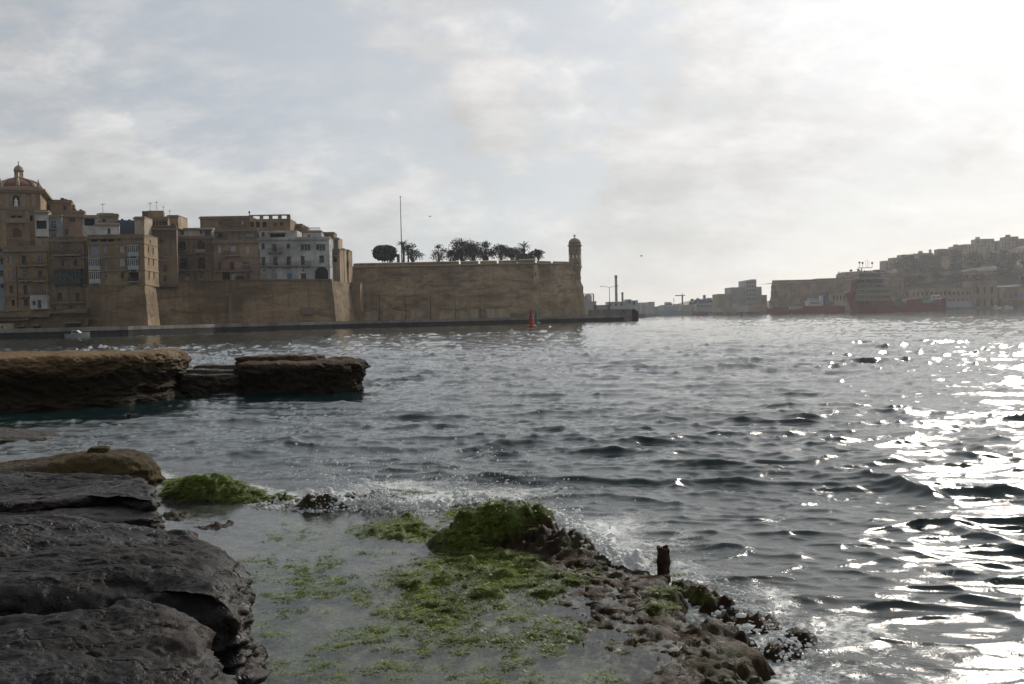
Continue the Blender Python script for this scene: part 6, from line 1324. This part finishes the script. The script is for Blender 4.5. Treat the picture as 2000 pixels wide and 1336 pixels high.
def pane_row(o, x0, x1, n, y0, y1, yy, frac=0.6):
    for i in range(n):
        c0 = x0+(x1-x0)*(i+0.5-frac/2)/n; c1 = x0+(x1-x0)*(i+0.5+frac/2)/n; mb = MB(); a, b = sx(c0), sx(c1); z0, z1 = szz((c0+c1)/2, y1), szz((c0+c1)/2, y0); mb.box(a, b, YS+yy-0.12, YS+yy+0.1, z0, z1); mb.build('window', M['glass'], o)
sbox(ship, 'bow_bulwark', 1664, 1676, 549.5, 573, 'hull_red', 4, 13, 1.2)
d1 = sbox(ship, 'deckhouse', 1674, 1740, 575, 588, 'ship_cream', 1.2, 15.8); pane_row(d1, 1682, 1738, 9, 579, 582, 1.2)
d2 = sbox(ship, 'deckhouse', 1676, 1738, 564.5, 574.8, 'ship_cream', 1.8, 15.2); pane_row(d2, 1682, 1736, 8, 567.5, 570.5, 1.8)
d3 = sbox(ship, 'deckhouse', 1678, 1732, 554, 564.3, 'ship_cream', 2.2, 14.8); pane_row(d3, 1682, 1730, 8, 557, 560, 2.2)
d4 = sbox(ship, 'deckhouse', 1677, 1728, 545.5, 553.8, 'hull_red', 2.6, 14.4); pane_row(d4, 1680, 1726, 7, 548, 551, 2.6)
for x0, x1, y in ((1674, 1740, 574.8), (1675, 1739, 564.4), (1676, 1736, 553.9)): sbox(ship, 'deck_edge', x0, x1, y-0.5, y+0.4, 'ship_white', 0.9, 16.1)
for px in (1691, 1742): sbox(ship, 'mast_leg', px-1.2, px+1.2, 545, 589, 'ship_cream', 0.6, 1.6)
sbox(ship, 'helideck', 1670, 1734, 543.6, 545.3, 'ship_grey', -1, 18)
br_ = sbox(ship, 'bridge', 1681, 1727, 533.5, 543.4, 'ship_cream', 3, 14); pane_row(br_, 1682, 1726, 8, 536, 539.5, 3, 0.8)
sbox(ship, 'bridge_roof', 1679, 1730, 532, 533.3, 'ship_white', 2.2, 14.8); sbox(ship, 'funnel', 1716, 1724, 526, 532, 'hull_red', 5, 11)
mb = MB(); a = sx(1691); mb.tube([(a, YS+8, szz(1691, 532)), (a, YS+8, szz(1691, 522))], 0.35, 6); mb.box(sx(1684), sx(1711), YS+7, YS+9, szz(1697, 522.6), szz(1697, 521.6)); mast = mb.build('mast', M['iron'], ship)
for px, py in ((1687, 511.5), (1693, 512.5), (1712, 512.5)):
    mb = MB(); a = sx(px); z = szz(px, py); mb.tube([(a, YS+8, szz(px, 522)), (a, YS+8, z-0.6)], 0.15, 6); mb.lathe((a, YS+8, z), [(0.1, -0.85), (0.6, -0.6), (0.85, 0), (0.6, 0.6), (0.1, 0.85)], 10); mb.build('radar_dome', M['iron'], mast)
for px, py in ((1699.5, 507), (1702.5, 505.5), (1705.5, 508)): mb = MB(); a = sx(px); mb.tube([(a, YS+8, szz(px, 522)), (a, YS+8, szz(px, py))], 0.09, 5); mb.build('antenna', M['iron'], mast)
sbox(ship, 'deck_gear', 1746, 1767, 590, 596.6, 'ship_green', 2, 13); sbox(ship, 'deck_gear', 1758, 1766, 584, 589.9, 'ship_green', 4, 9); sbox(ship, 'container', 1806, 1822, 586, 591.6, 'ship_grey', 3, 9); sbox(ship, 'container', 1824, 1836, 587, 590.8, 'ship_green', 3, 9)
cr2 = sbox(ship, 'crane_post', 1826, 1828, 576, 587, 'ship_white', 6, 7.5); mb = MB(); mb.tube([(sx(1827), YS+6.7, szz(1827, 577)), (sx(1843), YS+6.7, szz(1843, 577.5))], 0.4, 6); mb.build('boom', M['ship_white'], cr2)
for px in (1690, 1705, 1720): sbox(ship, 'fairlead', px, px+5, 592, 595, 'glass', -0.06, 0.5)
# second red ship, low, moored left
ship2 = thing('coaster', 'low red coaster with a white deckhouse and dark blue funnel', 'ship', (sx(1590), YS+40, 0))
YS_keep = YS; YS = 800.0
tp = [(1500, 601), (1506, 604), (1545, 605), (1567, 603.5), (1569, 598), (1640, 597), (1652, 599)]
hull(ship2, 'hull', [(sx(a), szz(a, b)) for a, b in tp], [(sx(a), -0.8) for a in (1505, 1508, 1545, 1567, 1570, 1640, 1650)], YS, 14, 'hull_red', sx(1499), 22)
d = sbox(ship2, 'deckhouse', 1581, 1604, 587, 598, 'ship_white', 2, 12); pane_row(d, 1583, 1602, 5, 590, 593, 2); sbox(ship2, 'deckhouse', 1584, 1600, 582.5, 586.8, 'ship_grey', 3, 11)
sbox(ship2, 'funnel', 1613, 1622, 571.5, 597, 'ship_blue', 4, 10); sbox(ship2, 'funnel', 1606, 1611, 577, 597, 'ship_white', 4, 9); sbox(ship2, 'deckhouse', 1622, 1632, 588, 597, 'hull_red', 3, 11)
for px, py in ((1570, 585), (1596, 570), (1540, 590)): mb = MB(); a = sx(px); mb.tube([(a, YS+6, szz(px, 603)), (a, YS+6, szz(px, py))], 0.25, 6); mb.tube([(a, YS+6, szz(px, py+3)), (a-6, YS+6, szz(px, 600))], 0.1, 5); mb.build('derrick', M['iron'], ship2)
sbox(ship2, 'hatch', 1510, 1540, 600, 604.5, 'hull_red', 3, 11); sbox(ship2, 'hatch', 1548, 1566, 598, 603.4, 'ship_grey', 3, 11)
# white ferry canopy between the ships
ro = thing('quay_canopy', 'small white roofed stand on the quay between the red ships', 'shed', (sx(1660), 835, 1.95)); YS = 834.0
sbox(ro, 'roof', 1638, 1664, 593.5, 595, 'ship_white', 0, 8); 
for px in (1640, 1650, 1662): sbox(ro, 'post', px-0.4, px+0.4, 595.1, 603.5, 'ship_white', 0.5, 1.2)
# third red ship and grey ship in the haze
YS = 985.0
s3 = thing('tug', 'small red ship with a dark superstructure in the haze', 'ship', (sx(1382), YS+6, 0))
hull(s3, 'hull', [(sx(a), szz(a, b)) for a, b in ((1352, 606), (1358, 608), (1380, 609), (1411, 607.5))], [(sx(a), -0.8) for a in (1355, 1359, 1380, 1410)], YS, 12, 'hull_red', sx(1351), 16)
d = sbox(s3, 'deckhouse', 1360, 1392, 593, 608.5, 'ship_grey', 2, 10); pane_row(d, 1362, 1390, 5, 596, 599, 2); sbox(s3, 'bridge', 1366, 1386, 585, 592.8, 'ship_blue', 3, 9); sbox(s3, 'funnel', 1376, 1380, 576, 584.8, 'ship_blue', 4, 8)
s4 = thing('patrol_ship', 'pale grey ship with a raked bow in the haze', 'ship', (sx(1312), YS+6, 0)); YS = 990.0
hull(s4, 'hull', [(sx(a), szz(a, b)) for a, b in ((1277, 604), (1284, 606), (1310, 607), (1350, 607))], [(sx(a), -0.8) for a in (1286, 1289, 1310, 1350)], YS, 12, 'ship_grey', sx(1276), 20)
sbox(s4, 'deckhouse', 1296, 1325, 598, 606.7, 'ship_grey', 2, 10); d = sbox(s4, 'bridge', 1300, 1314, 592, 597.8, 'ship_white', 3, 9); pane_row(d, 1301, 1313, 4, 593.5, 595.5, 3)
mb = MB(); mb.tube([(sx(1318), YS+6, szz(1318, 598)), (sx(1318), YS+6, szz(1318, 582))], 0.3, 6); mb.build('mast', M['ship_grey'], s4)
YS = YS_keep
# grain silo and quay sheds
si = thing('grain_silo', 'tall stepped grey grain silo on the far quay', 'building', (xx(1455, 940), 950, 1.9))
def sib(nm, px0, px1, pyT, Y, dep, mat): 
    mb = MB(); mb.box(xx(px0, Y), xx(px1, Y), Y, Y+dep, 1.9, zz((px0+px1)/2, pyT, Y)); return mb.build(nm, M[mat], si)
sib('store', 1402.5, 1428, 574, 935, 26, 'far_tan'); b0w = sib('block', 1428.2, 1456, 561, 938, 28, 'far_grey'); tw = sib('tower', 1456.2, 1478, 547.5, 936, 28, 'far_grey'); sib('block', 1478.2, 1488, 560, 938, 28, 'far_grey'); sib('store', 1488.2, 1498, 576, 940, 24, 'far_tan'); sib('tower_head', 1468, 1477.6, 545.6, 938, 20, 'far_grey')
for i in range(4):
    for j in range(5):
        px, py = 1460+4.6*i, 551.5+8*j; mb = MB(); a = W(px, py, 936); mb.box(a[0]-0.5, a[0]+0.5, 935.85, 936.1, a[2]-0.8, a[2]+0.8); mb.build('window', M['glass'], tw)
for i in range(8): mb = MB(); a = xx(1429.5+3.5*i, 938); mb.tube([(a, 937.9, 1.9), (a, 937.9, zz(1440, 563, 938))], 0.9, 8); mb.build('silo_rib', M['far_grey'], b0w)
FARB = [('low pale shed beside the mole seen past the bastion tip', 1140, 1165, 590, 596, 'far_grey', 'shed'), ('flat brown shed roof behind the end of the quay', 1160, 1190, 597, 600, 'far_tan', 'shed'), ('white block with dark windows behind the mole head', 1187, 1224, 590.5, 605, 'ship_white', 'building'), ('white stepped block right of the dark-windowed block', 1224.3, 1233, 586, 596, 'ship_white', 'building'), ('pale low block at the end of the white ones', 1233.3, 1246, 588, 598, 'ship_white', 'building')]
for lab, x0, x1, yt, y_, mt, ct in FARB:
    r_ = obj_box('harbour_building', lab, ct, x0, x1, yt, 610, 596, 14, mt, zB=1.9)
    if mt == 'ship_white':
        for q in range(max(1, int((x1-x0)/10))):
            px = x0+5+q*11; mb = MB(); a = W(px, yt+4.5-0.022*q*10, 596); mb.box(a[0]-0.55, a[0]+0.55, 595.9, 596.05, a[2]-0.8, a[2]+0.8); mb.build('window', M['glass'], r_)
c = W(1149, 590, 610); tk = thing('storage_tank', 'pale silo tank with a frame on top beside the bastion tip', 'tank', (c[0], 610, 1.9)); r_ = 7.0/FPX*610
mb = MB(); mb.lathe((c[0], 610, 0), [(r_, 1.9), (r_, zz(1149, 577, 610)), (r_*0.7, zz(1149, 575.5, 610)), (0.2, zz(1149, 575, 610))], 18); mb.build('tank', M['far_grey'], tk, smooth=False)
mb = MB(); z = zz(1149, 575, 610); mb.box(c[0]-r_*1.4, c[0]+r_*1.55, 609.5, 610.5, z, z+0.5)
for q in (-1.3, 1.45): mb.tube([(c[0]+q*r_, 610, 1.9), (c[0]+q*r_, 610, z)], 0.5, 6)
mb.build('frame', M['far_grey'], tk)
def chimney(px, pyT, Y, rpx, label):
    c = W(px, 595, Y); r_ = rpx/FPX*Y; z = zz(px, pyT, Y); h = z-1.9; root = thing('chimney', label, 'chimney', (c[0], Y, 1.9)); mb = MB(); mb.lathe((c[0], Y, 1.9), [(r_*1.15, 0), (r_, h*0.5), (r_*0.9, h*0.93)], 16); mb.build('shaft', M['far_grey'], root)
    mb = MB(); mb.lathe((c[0], Y, 1.9), [(r_*1.08, h*0.93), (r_*1.1, h*0.97), (r_*0.95, h)], 16); mb.build('cap', M['far_tan'], root)
chimney(1204, 537.5, 690, 2.6, 'tall thin grey chimney behind the white blocks'); chimney(1216, 571, 690, 2.2, 'short grey chimney beside the tall one')
rg = random.Random(8)
for i in range(20):
    x0 = 1246+i*7.9+rg.uniform(-2, 2); w_ = rg.uniform(8, 20); yt = rg.uniform(590, 603)
    obj_box('harbour_shed', f'hazy harbour shed on the far quay, {(ORD+["seventeenth", "eighteenth", "nineteenth", "twentieth"])[i]} from the left', 'shed', x0, x0+w_, yt, 616, 1018+rg.uniform(0, 45), 14, rg.choice(['far_grey', 'far_tan', 'ship_white', 'ship_grey', 'lime_pink']), 'harbour sheds in the haze', zB=1.9)
for i, (x0, x1, yt, mt) in enumerate(((1408, 1440, 601, 'far_tan'), (1437, 1444, 593, 'ship_grey'), (1444, 1462, 598, 'far_grey'), (1462, 1500, 600, 'far_tan'), (1466, 1498, 594, 'lime_pink'))):
    obj_box('harbour_shed', ['brown quay shed under the left wing of the silo', 'dark grey shed under the middle of the silo', 'pale shed under the silo tower', 'long brown shed right of the silo foot', 'reddish shed behind the long brown shed'][i], 'shed', x0, x1, yt, 612, 846+8*i, 12, mt, 'sheds by the silo', zB=1.9)
# tower crane
c = W(1333, 600, 1040); ck = thing('tower_crane', 'thin tower crane standing over the hazy sheds', 'crane', (c[0], 1040, 1.9)); zt = zz(1333, 578, 1040)
mb = MB(); mb.box(c[0]-0.7, c[0]+0.7, 1039.5, 1040.9, 1.9, zt); mb.build('mast', M['iron'], ck); mb = MB(); mb.box(xx(1319, 1040), xx(1338, 1040), 1039.7, 1040.7, zt, zt+0.9); mb.tube([(c[0], 1040.2, zt+0.9), (c[0], 1040.2, zt+3.2)], 0.3, 5); mb.build('jib', M['iron'], ck)
for i, (px, w_) in enumerate(((1352, 16), (1363, 14), (1384, 18), (1394, 12))): tree('shore_tree', ['rounded hazy tree left of the small red ship', 'second hazy tree left of the red ship funnel', 'bushy hazy tree right of the red ship funnel', 'small hazy tree next to the silo'][i], px, 604, [584, 583, 583, 588][i], w_, 1055, 'leaf', n=260, clumps=7, trunk=0.2, seed=500+i, group='trees on the far quay', leaf=1.2, zB=1.9)
# small dark buoy and gulls
c = G(1449, 617.5, 0); c = (c[0], min(c[1], 620.0), 0); c = (xx(1449, 560), 560, 0)
mb = MB(); mb.lathe(c, [(0.9, -0.3), (1.0, 0.3), (0.5, 0.5), (0.3, 1.6), (0.5, 1.9), (0.05, 2.6)], 12); tag(mb.build('mooring_buoy', M['iron'], None, c), 'small dark buoy floating in front of the silo', 'buoy')
for px, py, Y, lab in ((1253, 500, 210, 'tiny gull flying right of the watchtower'), (840, 423, 240, 'tiny gull flying above the bastion trees')):
    c = W(px, py, Y); mb = MB(); mb.tube([c+np.array([-0.3, 0, 0]), c, c+np.array([0.3, 0, 0.02])], [0.03, 0.09, 0.02], 6)
    for s in (-1, 1): mb.hexa([c+np.array(q) for q in ((-0.1, s*0.05, 0), (0.1, s*0.05, 0), (0.06, s*0.4, 0.16), (-0.08, s*0.4, 0.16))], [c+np.array(q) for q in ((-0.1, s*0.05, 0.03), (0.1, s*0.05, 0.03), (0.06, s*0.4, 0.18), (-0.08, s*0.4, 0.18))]); mb.tube([c+np.array([0, s*0.4, 0.17]), c+np.array([-0.12, s*0.75, 0.1])], [0.06, 0.01], 5)
    tag(mb.build('gull', M['far_grey'], None, tuple(c)), lab, 'bird')

# ------------------------------------------------------------------ haze over the harbour
hm = bpy.data.materials.new('haze'); hm.use_nodes = True; t = hm.node_tree; t.nodes.clear()
pv = N(t, 'ShaderNodeVolumePrincipled'); pv.inputs['Color'].default_value = (0.93, 0.95, 1.0, 1); pv.inputs['Density'].default_value = 0.00011; pv.inputs['Anisotropy'].default_value = 0.55
ot = N(t, 'ShaderNodeOutputMaterial'); L(t, pv.outputs[0], ot.inputs['Volume'])
mb = MB(); mb.box(-2700, 2700, -80, 2750, -2.5, 125); hz_o = mb.build('haze', hm); tag(hz_o, 'thin sunlit sea haze filling the harbour air', 'haze', kind='stuff')
